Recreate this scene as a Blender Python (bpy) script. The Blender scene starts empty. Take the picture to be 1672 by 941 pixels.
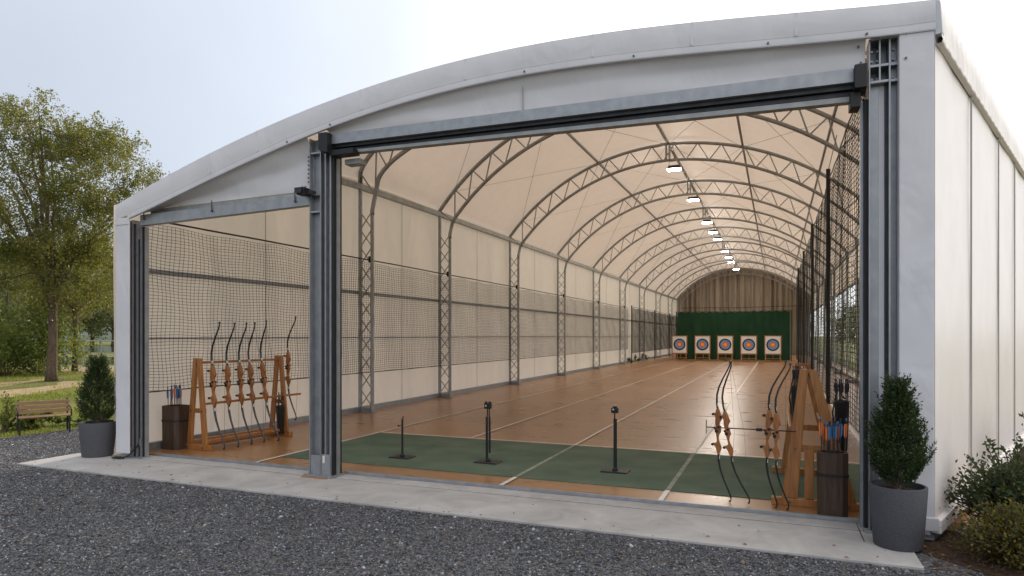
import bpy, math, random
import numpy as np
from mathutils import Vector, Matrix
random.seed(7); rng = np.random.default_rng(11)
SC = bpy.context.scene
COL = SC.collection
PI = math.pi

# ------------------------------------------------------------------ measuring the photograph
FPX, HX, HY, CH, YAW = 1065.0, 836.0, 548.0, 2.0, math.radians(22.1)
SA, CA = math.sin(YAW), math.cos(YAW)
def ray(px):
    d = (px - HX) / FPX
    return (-SA + CA * d, CA + SA * d)
def gnd(px, py, z=0.0):
    t = FPX * (CH - z) / (py - HY); r = ray(px)
    return (r[0] * t, r[1] * t)
def aty(px, py, Y):
    r = ray(px); t = Y / r[1]
    return (r[0] * t, CH + (HY - py) * t / FPX)
def fx(px, Y=7.57):
    r = ray(px); return Y * r[0] / r[1]

# ------------------------------------------------------------------ helpers
class MB:
    def __init__(s): s.v = []; s.f = []; s.m = []; s.cur = 0
    def mat(s, i): s.cur = i; return s
    def face(s, *idx): s.f.append(idx); s.m.append(s.cur)
    def quad(s, a, b, c, d):
        n = len(s.v); s.v += [tuple(a), tuple(b), tuple(c), tuple(d)]; s.face(n, n+1, n+2, n+3)
    def hexa(s, p):   # 8 points: bottom ring 0-3, top ring 4-7
        n = len(s.v); s.v += [tuple(q) for q in p]
        for q in ((3,2,1,0),(4,5,6,7),(0,1,5,4),(1,2,6,5),(2,3,7,6),(3,0,4,7)): s.face(*[n+i for i in q])
    def box(s, x0, y0, z0, x1, y1, z1):
        s.hexa([(x0,y0,z0),(x1,y0,z0),(x1,y1,z0),(x0,y1,z0),(x0,y0,z1),(x1,y0,z1),(x1,y1,z1),(x0,y1,z1)])
    def bar(s, p0, p1, w, d, up=(0,0,1)):
        p0 = Vector(p0); p1 = Vector(p1); t = (p1-p0).normalized(); u = Vector(up)
        if abs(t.dot(u)) > .98: u = Vector((0,1,0))
        a = t.cross(u).normalized()*(w/2); b = a.cross(t).normalized()*(d/2)
        s.hexa([p0-a-b,p0+a-b,p0+a+b,p0-a+b,p1-a-b,p1+a-b,p1+a+b,p1-a+b])
    def tube(s, pts, r, n=6, cap=True, flat=1.0, side=None):
        pts = [Vector(p) for p in pts]; k = len(pts)
        if not hasattr(r, '__len__'): r = [r]*k
        base = len(s.v); prev = None
        for i, p in enumerate(pts):
            t = (pts[min(i+1,k-1)] - pts[max(i-1,0)])
            t = t.normalized() if t.length > 1e-9 else Vector((0,0,1))
            if side is not None: a = Vector(side); a = (a - t*a.dot(t)).normalized()
            elif prev is None:
                a = t.cross(Vector((0,0,1)) if abs(t.z) < .9 else Vector((0,1,0))).normalized()
            else: a = (prev - t*prev.dot(t)).normalized()
            prev = a; b = t.cross(a)
            for j in range(n):
                th = 2*PI*(j+.5)/n
                s.v.append(tuple(p + a*(r[i]*math.cos(th)) + b*(r[i]*flat*math.sin(th))))
        for i in range(k-1):
            for j in range(n):
                j2 = (j+1) % n
                s.face(base+i*n+j, base+i*n+j2, base+(i+1)*n+j2, base+(i+1)*n+j)
        if cap:
            s.face(*[base+j for j in range(n-1,-1,-1)]); s.face(*[base+(k-1)*n+j for j in range(n)])
    def lathe(s, prof, n=32, c=(0,0,0), cap=True):
        base = len(s.v); k = len(prof)
        for r, z in prof:
            for j in range(n):
                th = 2*PI*j/n; s.v.append((c[0]+r*math.cos(th), c[1]+r*math.sin(th), c[2]+z))
        for i in range(k-1):
            for j in range(n):
                j2 = (j+1) % n
                s.face(base+i*n+j, base+i*n+j2, base+(i+1)*n+j2, base+(i+1)*n+j)
        if cap:
            s.face(*[base+j for j in range(n-1,-1,-1)]); s.face(*[base+(k-1)*n+j for j in range(n)])
    def prism(s, pts, off):   # flat outline (3D points) pushed along off
        n = len(pts); b = len(s.v); o = Vector(off)
        s.v += [tuple(Vector(p)) for p in pts] + [tuple(Vector(p)+o) for p in pts]
        s.face(*range(b, b+n)); s.face(*range(b+2*n-1, b+n-1, -1))
        for i in range(n):
            j = (i+1) % n; s.face(b+i, b+n+i, b+n+j, b+j)
    def grid(s, rows):
        b = len(s.v); nr = len(rows); nc = len(rows[0])
        for r in rows: s.v += [tuple(p) for p in r]
        for i in range(nr-1):
            for j in range(nc-1):
                s.face(b+i*nc+j, b+i*nc+j+1, b+(i+1)*nc+j+1, b+(i+1)*nc+j)
    def build(s, name, mats, parent=None, smooth=False, loc=None, world=False, angle=None):
        me = bpy.data.meshes.new(name)
        off = (0,0,0)
        if world:
            off = tuple(parent.location) if parent else (0,0,0)
            if parent and parent.parent: off = tuple(Vector(off) + parent.parent.location)
        vs = s.v if off == (0,0,0) else [(a-off[0], b-off[1], c-off[2]) for a,b,c in s.v]
        me.from_pydata(vs, [], s.f)
        if not isinstance(mats, (list, tuple)): mats = [mats]
        for m in mats: me.materials.append(m)
        if len(mats) > 1: me.polygons.foreach_set('material_index', s.m)
        if smooth: me.polygons.foreach_set('use_smooth', [True]*len(me.polygons))
        me.update()
        o = bpy.data.objects.new(name, me); COL.objects.link(o)
        if smooth and angle:
            try: me.set_sharp_from_angle(angle=angle)
            except Exception: pass
        if parent: o.parent = parent
        if loc: o.location = loc
        return o
def tag(o, label=None, cat=None, group=None, kind=None):
    if label: o['label'] = label
    if cat: o['category'] = cat
    if group: o['group'] = group
    if kind: o['kind'] = kind
    return o
def thing(name, label, cat, loc=(0,0,0), rz=0, group=None):
    o = bpy.data.objects.new(name, None); COL.objects.link(o)
    o.location = loc; o.rotation_euler = (0,0,rz); o.empty_display_size = .2
    return tag(o, label, cat, group)
def struct(o): o['kind'] = 'structure'; return o
def copy_tree(o, parent=None):
    c = o.copy(); COL.objects.link(c)
    if parent: c.parent = parent
    for ch in [x for x in bpy.data.objects if x.parent == o]: copy_tree(ch, c)
    return c
def bevel(o, w=.006, seg=2):
    m = o.modifiers.new('bevel', 'BEVEL'); m.width = w; m.segments = seg; m.limit_method = 'ANGLE'; m.angle_limit = math.radians(40)
    return o

# ------------------------------------------------------------------ materials
def mat(name, base, rough=.6, metal=0., spec=.5, noise=None, bump=None, sheen=0):
    """noise: (scale, colour2, detail, stretch xyz);  bump: (scale, strength, distance)"""
    m = bpy.data.materials.new(name); m.use_nodes = True; nt = m.node_tree; n = nt.nodes; L = nt.links
    p = n['Principled BSDF']; p.inputs['Base Color'].default_value = (*base, 1)
    p.inputs['Roughness'].default_value = rough; p.inputs['Metallic'].default_value = metal
    p.inputs['Specular IOR Level'].default_value = spec
    tc = n.new('ShaderNodeTexCoord')
    if noise:
        mp = n.new('ShaderNodeMapping'); L.new(tc.outputs['Object'], mp.inputs[0]); mp.inputs['Scale'].default_value = noise[3] if len(noise) > 3 else (1,1,1)
        t = n.new('ShaderNodeTexNoise'); t.inputs['Scale'].default_value = noise[0]; t.inputs['Detail'].default_value = noise[2] if len(noise) > 2 else 4
        L.new(mp.outputs[0], t.inputs['Vector'])
        r = n.new('ShaderNodeValToRGB'); r.color_ramp.elements[0].position = .35; r.color_ramp.elements[1].position = .65
        r.color_ramp.elements[0].color = (*base,1); r.color_ramp.elements[1].color = (*noise[1],1)
        L.new(t.outputs[0], r.inputs[0]); L.new(r.outputs[0], p.inputs['Base Color'])
    if bump:
        t2 = n.new('ShaderNodeTexNoise'); t2.inputs['Scale'].default_value = bump[0]; t2.inputs['Detail'].default_value = 3
        L.new(tc.outputs['Object'], t2.inputs['Vector'])
        b = n.new('ShaderNodeBump'); b.inputs['Strength'].default_value = bump[1]; b.inputs['Distance'].default_value = bump[2]
        L.new(t2.outputs[0], b.inputs['Height']); L.new(b.outputs[0], p.inputs['Normal'])
    return m
def fabric(name, base, trans, fac, rough=.5, bump=(1.2,.35,.06), stretch=(1,1,.35)):
    m = mat(name, base, rough, 0, .35)
    nt = m.node_tree; n = nt.nodes; L = nt.links; p = n['Principled BSDF']; out = n['Material Output']
    tc = n.new('ShaderNodeTexCoord'); mp = n.new('ShaderNodeMapping'); mp.inputs['Scale'].default_value = stretch
    L.new(tc.outputs['Object'], mp.inputs[0])
    t = n.new('ShaderNodeTexNoise'); t.inputs['Scale'].default_value = bump[0]; t.inputs['Detail'].default_value = 3; t.inputs['Distortion'].default_value = .6
    L.new(mp.outputs[0], t.inputs['Vector'])
    b = n.new('ShaderNodeBump'); b.inputs['Strength'].default_value = bump[1]; b.inputs['Distance'].default_value = bump[2]
    L.new(t.outputs[0], b.inputs['Height']); L.new(b.outputs[0], p.inputs['Normal'])
    # faint dust and handling marks
    t2 = n.new('ShaderNodeTexNoise'); t2.inputs['Scale'].default_value = 2.3; t2.inputs['Detail'].default_value = 6
    L.new(tc.outputs['Object'], t2.inputs['Vector'])
    r = n.new('ShaderNodeValToRGB'); r.color_ramp.elements[0].position = .3; r.color_ramp.elements[1].position = .7
    r.color_ramp.elements[0].color = (*[c*.93 for c in base],1); r.color_ramp.elements[1].color = (*base,1)
    L.new(t2.outputs[0], r.inputs[0]); L.new(r.outputs[0], p.inputs['Base Color'])
    if fac > 0:
        tr = n.new('ShaderNodeBsdfTranslucent'); tr.inputs['Color'].default_value = (*trans,1); L.new(b.outputs[0], tr.inputs['Normal'])
        mx = n.new('ShaderNodeMixShader'); mx.inputs[0].default_value = fac
        L.new(p.outputs[0], mx.inputs[1]); L.new(tr.outputs[0], mx.inputs[2]); L.new(mx.outputs[0], out.inputs['Surface'])
    return m
def leafmat(name, c1, c2, trans, tf=.4, scale=1.2):
    m = bpy.data.materials.new(name); m.use_nodes = True; nt = m.node_tree; n = nt.nodes; L = nt.links
    p = n['Principled BSDF']; out = n['Material Output']; p.inputs['Roughness'].default_value = .5; p.inputs['Specular IOR Level'].default_value = .3
    g = n.new('ShaderNodeNewGeometry'); tc = n.new('ShaderNodeTexCoord')
    t = n.new('ShaderNodeTexNoise'); t.inputs['Scale'].default_value = scale; t.inputs['Detail'].default_value = 3; L.new(tc.outputs['Object'], t.inputs['Vector'])
    ad = n.new('ShaderNodeMath'); ad.operation = 'MULTIPLY_ADD'; ad.inputs[1].default_value = .55
    L.new(g.outputs['Random Per Island'], ad.inputs[0]); 
    sb = n.new('ShaderNodeMath'); sb.operation = 'SUBTRACT'; sb.inputs[1].default_value = .28; L.new(t.outputs[0], sb.inputs[0]); L.new(sb.outputs[0], ad.inputs[2])
    r = n.new('ShaderNodeValToRGB'); r.color_ramp.elements[0].position = .15; r.color_ramp.elements[1].position = .85
    r.color_ramp.elements[0].color = (*c1,1); r.color_ramp.elements[1].color = (*c2,1); L.new(ad.outputs[0], r.inputs[0])
    L.new(r.outputs[0], p.inputs['Base Color'])
    tr = n.new('ShaderNodeBsdfTranslucent'); tr.inputs['Color'].default_value = (*trans,1)
    mx = n.new('ShaderNodeMixShader'); mx.inputs[0].default_value = tf
    L.new(p.outputs[0], mx.inputs[1]); L.new(tr.outputs[0], mx.inputs[2]); L.new(mx.outputs[0], out.inputs['Surface'])
    return m
def emit(name, c, s):
    m = bpy.data.materials.new(name); m.use_nodes = True; n = m.node_tree.nodes
    e = n.new('ShaderNodeEmission'); e.inputs[0].default_value = (*c,1); e.inputs[1].default_value = s
    m.node_tree.links.new(e.outputs[0], n['Material Output'].inputs['Surface']); return m

M = {}
WARM = (.95,.79,.655)
M['roof']   = fabric('roof_fabric', (.78,.765,.73), WARM, .25, .55, (1.1,.55,.07), (1,.45,1))
M['wall']   = fabric('wall_fabric', (.78,.765,.73), WARM, .44, .5, (1.1,.6,.07), (1,1,.3))
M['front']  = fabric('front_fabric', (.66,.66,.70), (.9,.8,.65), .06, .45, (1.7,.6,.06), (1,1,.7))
M['wing']   = fabric('wing_fabric', (.85,.80,.785), WARM, .0, .36, (1.6,.22,.05), (1,1,.22))
M['seam']   = mat('seam_grey', (.35,.34,.33), .7)
M['galv']   = mat('galvanised_steel', (.285,.298,.322), .45, .6, .5, (11,(.35,.362,.382),6,(.8,1,.7)), (60,.05,.002))
M['steel']  = mat('grey_steel', (.29,.30,.30), .5, .25, .5, (6,(.37,.38,.375),4))
M['darkst'] = mat('dark_steel', (.03,.032,.036), .45, .4, .5, (9,(.05,.052,.056),4))
M['black']  = mat('black_plastic', (.012,.013,.015), .5, 0, .4)
M['bolt']   = mat('bolt_steel', (.12,.12,.13), .4, .8)
M['cord']   = mat('net_cord', (.035,.033,.03), .9, 0, .2)
M['cordd']  = mat('dark_net_cord', (.015,.017,.015), .9, 0, .2)
M['wood']   = mat('oiled_wood', (.42,.185,.055), .42, 0, .5, (3.5,(.29,.115,.032),6,(9,9,.9)), (30,.12,.004))
M['riser']  = mat('riser_wood', (.38,.155,.045), .35, 0, .5, (14,(.24,.085,.025),5,(4,4,.7)))
M['dwood']  = mat('dark_wood', (.040,.024,.015), .5, 0, .4, (4,(.075,.045,.028),6,(7,7,.7)), (25,.2,.004))
M['bwood']  = mat('bench_wood', (.30,.19,.10), .6, 0, .4, (4,(.20,.12,.065),6,(1,8,8)))
M['limb']   = mat('bow_limb', (.02,.021,.023), .25, 0, .6)
M['string'] = mat('bow_string', (.08,.08,.08), .7)
M['pot']    = mat('pot_concrete', (.060,.062,.072), .75, 0, .3, (75,(.082,.084,.095),6), (90,.3,.003))
M['soil']   = mat('soil', (.035,.022,.014), .95, 0, .2, (30,(.08,.05,.03),5), (40,.8,.02))
M['bark']   = mat('bark', (.13,.095,.07), .9, 0, .2, (5,(.07,.05,.036),6,(3,3,.5)), (9,.9,.05))
M['backw']  = fabric('back_fabric', (.6,.56,.5), WARM, 0)
M['white']  = mat('target_paper', (.82,.81,.79), .7)
M['ringk']  = mat('ring_black', (.018,.02,.04), .6)
M['ringb']  = mat('ring_blue', (.13,.33,.62), .6)
M['ringr']  = mat('ring_red', (.80,.12,.03), .6)
M['ringy']  = mat('ring_gold', (.95,.42,.03), .6)
M['lamp']   = emit('lamp_lens', (1.0,.92,.82), 240)
M['fl_o']   = mat('fletch_orange', (.75,.20,.05), .6)
M['fl_b']   = mat('fletch_blue', (.06,.20,.42), .6)
M['fl_k']   = mat('fletch_black', (.03,.03,.035), .6)
M['shaft']  = mat('arrow_shaft', (.045,.045,.05), .35)
M['shaftw'] = mat('arrow_shaft_pale', (.55,.40,.26), .5)
M['line']   = mat('line_paint', (.74,.70,.64), .5, 0, .4, (6,(.62,.57,.5),5))
M['worn']   = mat('worn_paint', (.20,.225,.175), .8, 0, .3, (9,(.34,.35,.30),6))
M['grn']    = mat('backstop_cloth', (.012,.045,.022), .9, 0, .2, (2.2,(.018,.058,.03),4,(1,1,.3)), (2.0,.4,.08))
M['beige']  = mat('curtain_cloth', (.34,.295,.24), .9, 0, .2, (1.1,(.29,.25,.20),3,(1,1,.3)))
M['water']  = mat('pond_water', (.03,.05,.035), .08, 0, .5, None, (.8,.06,.05))
M['leafA']  = leafmat('tree_leaf', (.022,.044,.014), (.100,.112,.026), (.28,.27,.045), .40, .45)
M['leafB']  = leafmat('bush_leaf', (.035,.065,.015), (.10,.13,.03), (.26,.30,.05), .4, .8)
M['leafC']  = leafmat('conifer_leaf', (.014,.034,.012), (.055,.085,.026), (.06,.10,.02), .2, 6)
M['leafD']  = leafmat('shrub_leaf', (.018,.034,.016), (.050,.075,.028), (.12,.15,.04), .3, 3)
M['leafY']  = leafmat('shrub_yellow_leaf', (.025,.042,.015), (.17,.125,.022), (.25,.22,.04), .3, 3)
M['leafF']  = leafmat('far_leaf', (.04,.06,.025), (.085,.105,.04), (.2,.22,.06), .35, .25)
M['blade']  = leafmat('grass_blade', (.06,.10,.02), (.20,.22,.05), (.32,.36,.06), .45, .35)

def m_gravel(name, dark, light, tan):
    m = bpy.data.materials.new(name); m.use_nodes = True; nt = m.node_tree; n = nt.nodes; L = nt.links
    p = n['Principled BSDF']; p.inputs['Roughness'].default_value = .85; p.inputs['Specular IOR Level'].default_value = .3
    tc = n.new('ShaderNodeTexCoord')
    v = n.new('ShaderNodeTexVoronoi'); v.inputs['Scale'].default_value = 42; v.inputs['Randomness'].default_value = 1; L.new(tc.outputs['Object'], v.inputs['Vector'])
    sp = n.new('ShaderNodeSeparateColor'); L.new(v.outputs['Color'], sp.inputs[0])
    r = n.new('ShaderNodeValToRGB'); e = r.color_ramp.elements; e[0].color = (*dark,1); e[1].color = (*light,1); e[1].position = .97
    a = e.new(.6); a.color = tuple((dark[i]*.6+light[i]*.4) for i in range(3)) + (1,); b2 = e.new(.9); b2.color = (*tan,1)
    L.new(sp.outputs[0], r.inputs[0])
    t = n.new('ShaderNodeTexNoise'); t.inputs['Scale'].default_value = .7; t.inputs['Detail'].default_value = 5; L.new(tc.outputs['Object'], t.inputs['Vector'])
    mx = n.new('ShaderNodeMix'); mx.data_type = 'RGBA'; mx.blend_type = 'MULTIPLY'; mx.inputs[0].default_value = 1
    r2 = n.new('ShaderNodeValToRGB'); r2.color_ramp.elements[0].color = (.7,.7,.72,1); r2.color_ramp.elements[1].color = (1.15,1.12,1.08,1); r2.color_ramp.elements[0].position = .3; r2.color_ramp.elements[1].position = .7
    L.new(t.outputs[0], r2.inputs[0]); L.new(r.outputs[0], mx.inputs[6]); L.new(r2.outputs[0], mx.inputs[7]); L.new(mx.outputs[2], p.inputs['Base Color'])
    b = n.new('ShaderNodeBump'); b.inputs['Strength'].default_value = .9; b.inputs['Distance'].default_value = .02; b.invert = True
    L.new(v.outputs['Distance'], b.inputs['Height']); L.new(b.outputs[0], p.inputs['Normal'])
    return m
M['gravel'] = m_gravel('gravel', (.05,.053,.062), (.26,.27,.30), (.15,.13,.10))
def m_stone():
    m = mat('gravel_stone', (.1,.1,.11), .8, 0, .35); nt = m.node_tree; n = nt.nodes; L = nt.links
    g = n.new('ShaderNodeNewGeometry'); r = n.new('ShaderNodeValToRGB'); e = r.color_ramp.elements
    e[0].color = (.022,.024,.029,1); e[1].color = (.42,.44,.48,1); a = e.new(.55); a.color = (.085,.09,.105,1); b = e.new(.86); b.color = (.19,.20,.225,1); c = e.new(.9); c.color = (.20,.14,.09,1); d = e.new(.93); d.color = (.2,.2,.21,1)
    L.new(g.outputs['Random Per Island'], r.inputs[0]); L.new(r.outputs[0], n['Principled BSDF'].inputs['Base Color']); return m
M['stone'] = m_stone()
def m_concrete():
    m = mat('apron_concrete', (.36,.355,.345), .7, 0, .35); nt = m.node_tree; n = nt.nodes; L = nt.links; p = n['Principled BSDF']
    tc = n.new('ShaderNodeTexCoord')
    t = n.new('ShaderNodeTexNoise'); t.inputs['Scale'].default_value = 1.9; t.inputs['Detail'].default_value = 10; t.inputs['Distortion'].default_value = .8; t.inputs['Roughness'].default_value = .65; L.new(tc.outputs['Object'], t.inputs['Vector'])
    r = n.new('ShaderNodeValToRGB'); r.color_ramp.elements[0].position = .3; r.color_ramp.elements[1].position = .72
    r.color_ramp.elements[0].color = (.30,.292,.287,1); r.color_ramp.elements[1].color = (.47,.455,.445,1); L.new(t.outputs[0], r.inputs[0]); L.new(r.outputs[0], p.inputs['Base Color'])
    t2 = n.new('ShaderNodeTexNoise'); t2.inputs['Scale'].default_value = 45; t2.inputs['Detail'].default_value = 4; L.new(tc.outputs['Object'], t2.inputs['Vector'])
    b = n.new('ShaderNodeBump'); b.inputs['Strength'].default_value = .15; b.inputs['Distance'].default_value = .006; L.new(t2.outputs[0], b.inputs['Height']); L.new(b.outputs[0], p.inputs['Normal'])
    return m
M['conc'] = m_concrete()
def m_floor():
    m = mat('wood_floor', (.3,.16,.09), .36, 0, .5); nt = m.node_tree; n = nt.nodes; L = nt.links; p = n['Principled BSDF']
    tc = n.new('ShaderNodeTexCoord')
    br = n.new('ShaderNodeTexBrick'); br.offset = .5; br.inputs['Scale'].default_value = 1; br.inputs['Brick Width'].default_value = 2.4; br.inputs['Row Height'].default_value = 1.22
    br.inputs['Mortar Size'].default_value = .004; br.inputs['Color1'].default_value = (.285,.142,.058,1); br.inputs['Color2'].default_value = (.34,.178,.078,1); br.inputs['Mortar'].default_value = (.29,.155,.072,1); br.inputs['Bias'].default_value = 0
    L.new(tc.outputs['Object'], br.inputs['Vector'])
    mp = n.new('ShaderNodeMapping'); mp.inputs['Scale'].default_value = (1.2,3.2,1); L.new(tc.outputs['Object'], mp.inputs[0])
    t = n.new('ShaderNodeTexNoise'); t.inputs['Scale'].default_value = 1.0; t.inputs['Detail'].default_value = 7; t.inputs['Distortion'].default_value = .25; L.new(mp.outputs[0], t.inputs['Vector'])
    r = n.new('ShaderNodeValToRGB'); r.color_ramp.elements[0].position = .3; r.color_ramp.elements[1].position = .7
    r.color_ramp.elements[0].color = (.74,.70,.66,1); r.color_ramp.elements[1].color = (1.12,1.1,1.06,1); L.new(t.outputs[0], r.inputs[0])
    mx = n.new('ShaderNodeMix'); mx.data_type = 'RGBA'; mx.blend_type = 'MULTIPLY'; mx.inputs[0].default_value = 1
    L.new(br.outputs[0], mx.inputs[6]); L.new(r.outputs[0], mx.inputs[7]); L.new(mx.outputs[2], p.inputs['Base Color'])
    r3 = n.new('ShaderNodeMapRange'); r3.inputs[3].default_value = .2; r3.inputs[4].default_value = .4; L.new(t.outputs[0], r3.inputs[0]); L.new(r3.outputs[0], p.inputs['Roughness'])
    return m
M['floor'] = m_floor()
M['mat'] = mat('mat_green', (.075,.118,.080), .85, 0, .3, (1.6,(.115,.160,.112),9), (160,.35,.003))
M['ground'] = mat('grass_ground', (.085,.105,.028), .95, 0, .1, (.35,(.17,.16,.055),8), (6,.6,.05))
M['dirt'] = mat('dirt', (.36,.27,.18), .95, 0, .1, (1.2,(.27,.20,.12),8), (9,.5,.03))
M['mulch'] = mat('mulch', (.030,.019,.012), .95, 0, .2, (26,(.085,.052,.032),5,(1,2.2,1)), (30,1,.03))
M['dryleaf'] = mat('dry_leaf', (.22,.11,.035), .8, 0, .2, (30,(.10,.055,.025),3))
M['chip'] = mat('mulch_chip', (.16,.10,.06), .9, 0, .2, (4,(.05,.03,.02),2))
M['hill'] = mat('hill_woods', (.085,.11,.085), 1, 0, 0, (.08,(.13,.155,.125),8), (.1,1,4))  # distance haze mixed into the colour as a pale grey-green
M['pane'] = None
def m_pane():
    m = bpy.data.materials.new('clear_pane'); m.use_nodes = True; n = m.node_tree.nodes; L = m.node_tree.links
    a = n.new('ShaderNodeBsdfTransparent'); a.inputs[0].default_value = (.93,.95,.95,1); g = n.new('ShaderNodeBsdfGlossy'); g.inputs['Roughness'].default_value = .08
    x = n.new('ShaderNodeMixShader'); x.inputs[0].default_value = .06
    L.new(a.outputs[0], x.inputs[1]); L.new(g.outputs[0], x.inputs[2]); L.new(x.outputs[0], n['Material Output'].inputs['Surface']); return m
M['pane'] = m_pane()

# ------------------------------------------------------------------ ground and setting
b = MB(); b.quad((-900,-300,-.02),(900,-300,-.02),(900,1500,-.02),(-900,1500,-.02)); struct(b.build('ground', M['ground']))
def sheet(name, outline, z, m, wob=0, step=.6):
    pts = []
    for i in range(len(outline)):
        a = Vector(outline[i]); c = Vector(outline[(i+1) % len(outline)]); k = max(1, int((c-a).length/step)) if wob else 1
        for j in range(k):
            q = a.lerp(c, j/k); pts.append((q.x + random.uniform(-wob,wob), q.y + random.uniform(-wob,wob), z))
    b = MB(); n0 = len(b.v); b.v += pts; b.face(*range(len(pts)))
    return struct(b.build(name, m))
sheet('gravel', [(-14.2,-14),(12,-14),(12,6.35),(1.75,6.55),(1.2,7.0),(1.2,7.7),(-10.2,7.7),(-10.2,30),(-14.0,30),(-14.0,10)], -.012, M['gravel'], .06, .4)
sheet('mulch_bed', [(1.19,7.0),(1.75,6.53),(3.2,6.2),(7,6.5),(9,12),(8,19.5),(5.3,17.6),(1.4,7.55),(1.19,7.5)], -.006, M['mulch'], .05, .4)
b = MB(); b.box(-10.95,6.5,-.1,1.17,7.48,.012); b.box(-10.6,7.52,-.1,1.17,7.78,.012)
struct(bevel(b.build('concrete_apron', M['conc']), .006))
b = MB(); b.box(-10.6,7.482,-.1,1.16,7.518,.002); struct(b.build('drain_slot', M['darkst']))
b = MB(); b.box(-10.24,7.9,-.1,3.25,74.1,.0); struct(b.build('floor', M['floor']))
LX = [-7.58, -5.5, -3.4, -1.3]
b = MB()
for i, x in enumerate(LX):
    ya = 7.92 if i == 0 else 11.37
    b.quad((x-.028,ya,.0125),(x+.028,ya,.0125),(x+.028,55.3,.0125),(x-.028,55.3,.0125))
    if i > 1: b.quad((x-.032,7.92,.0125),(x+.032,7.92,.0125),(x+.032,8.515,.0125),(x-.032,8.515,.0125))
b.quad((-7.52,11.38,.0165),(1.36,11.38,.0165),(1.36,11.435,.0165),(-7.52,11.435,.0165))
struct(b.build('lane_lines', M['line']))
b = MB()
for x in LX[2:]: b.quad((x-.03,8.53,.0135),(x+.03,8.53,.0135),(x+.03,11.365,.0135),(x-.03,11.365,.0135))
struct(b.build('worn_lines', M['worn']))
b = MB(); b.quad((1.43,11.5,.004),(1.50,11.5,.004),(1.50,56,.004),(1.43,56,.004)); struct(b.build('edge_line', M['line']))
b = MB(); b.hexa([(-7.53,8.52,.001),(1.40,8.52,.001),(1.40,11.36,.001),(-7.53,11.36,.001),(-7.53,8.52,.009),(1.40,8.52,.009),(1.40,11.36,.009),(-7.53,11.36,.009)])
tag(b.build('shooting_mat', M['mat']), 'long dark green mat laid across the wood floor behind the shooting line', 'mat')

def gp(lst): return [gnd(*p) for p in lst]
sheet('dirt_path', gp([(-120,662),(0,650),(60,643),(110,634),(150,628),(186,626),(260,622),(260,618),(150,621),(110,622),(95,628),(60,632),(0,638),(-120,646)]), -.013, M['dirt'], .25, 1.2)
sheet('lakeside_path', gp([(96,606),(130,608),(260,606),(400,603),(400,599),(190,598),(105,599)]), -.012, M['dirt'], .3, 2)
sheet('trodden_earth', gp([(-60,636),(0,632),(70,622),(95,618),(90,614),(40,622),(-60,628)]), -.011, M['dirt'], .3, 1.2)
sheet('pond', [gnd(60,596),gnd(420,596),gnd(420,582),gnd(60,583)], -.010, M['water'], .5, 3)
sheet('pond', [gnd(40,575.5),gnd(420,575.5),gnd(420,564.5),gnd(40,565)], -.010, M['water'], .5, 5)

# far hills
def hills():
    rows = []
    for k in range(14):
        r = 330 + k*32; row = []
        for i in range(90):
            th = math.radians(97 + i*1.5); h = math.sin(PI*min(1,k/10)/2)*min(1,(i+.5)/9)
            hh = (44 + 16*math.sin(th*5+1) + 9*math.sin(th*13) + 5*math.sin(th*31+k))*h
            row.append((r*math.cos(th), r*math.sin(th), -1 + hh + random.uniform(-1.6,1.6)*h))
        rows.append(row)
    b = MB(); b.grid(rows); struct(b.build('hills', M['hill'], smooth=True))
hills()

# ------------------------------------------------------------------ the hall
XL, XR, XA, Y0 = -10.18, 3.2, -3.76, 7.57
TY = [14.35, 18.7, 24.7, 31.0, 37.8, 44.9, 51.9, 59.5, 66.7, 73.0]
top_px = [(190,337),(204,325),(249,299),(343,253),(420,213),(497,180),(600,143),(700,112),(800,87.6),(844,77),(1009,50.6),(1175,34),(1348,14.6),(1527,0)]
bot_px = [(190,366),(212,359),(302,312),(383,277.6),(465,239),(526,212.5),(619,180),(720,154),(800,134.6),(857,122.6),(1035,96.5),(1254,79),(1415,62.6),(1527,49.5)]
YF = 7.40
tp = np.array([aty(px,py,YF) for px,py in top_px]); bp = np.array([aty(px,py,YF) for px,py in bot_px])
ctop = np.polyfit(tp[:,0], tp[:,1], 5); cbot = np.polyfit(bp[:,0], bp[:,1], 5)
XF0, XF1 = fx(189,YF), fx(1527.5,YF)
def ftop(x): return float(np.polyval(ctop, x))
def fbot(x): return float(np.polyval(cbot, x))
def xr_at(Y): return XR if Y >= 12.05 else XF1 + (Y-YF)*(XR-XF1)/(12.05-YF)
def prof(Y, x, row=None):
    """roof height at x for the given roof row"""
    kind = row if row is not None else 'hall'
    if kind == 'front': return ftop(min(max(x,XF0),XF1))
    xr = xr_at(Y)
    o = (XA-x)/(XA-XL) if x < XA else (x-XA)/(xr-XA)
    o = min(1, max(0, o))
    if kind == 'hall':
        half = (XA-XL) if x < XA else (XR-XA); rise = 3.16; R = (half*half+rise*rise)/(2*rise)
        return 9.14 - R + math.sqrt(max(0, R*R-(o*half)**2))
    eL, eR, ap = kind; e = eL if x < XA else eR
    return e + (ap-e)*math.sqrt(max(0, 1-o*o))
ROWS = [(YF+.06,'front'),(11.0,(5.8,5.0,6.9)),(13.0,(5.92,5.2,7.6)),(14.35,(5.98,5.9,8.2)),(18.7,'hall')] + [(y,'hall') for y in TY[2:]+[74.12]]
hall = thing('archery_hall', 'long white fabric arch hall with open front and steel arch trusses inside', 'building', (XA, Y0, 0))
def hbuild(b, name, m, parent=hall, **k): return b.build(name, m, parent, world=True, **k)
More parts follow.
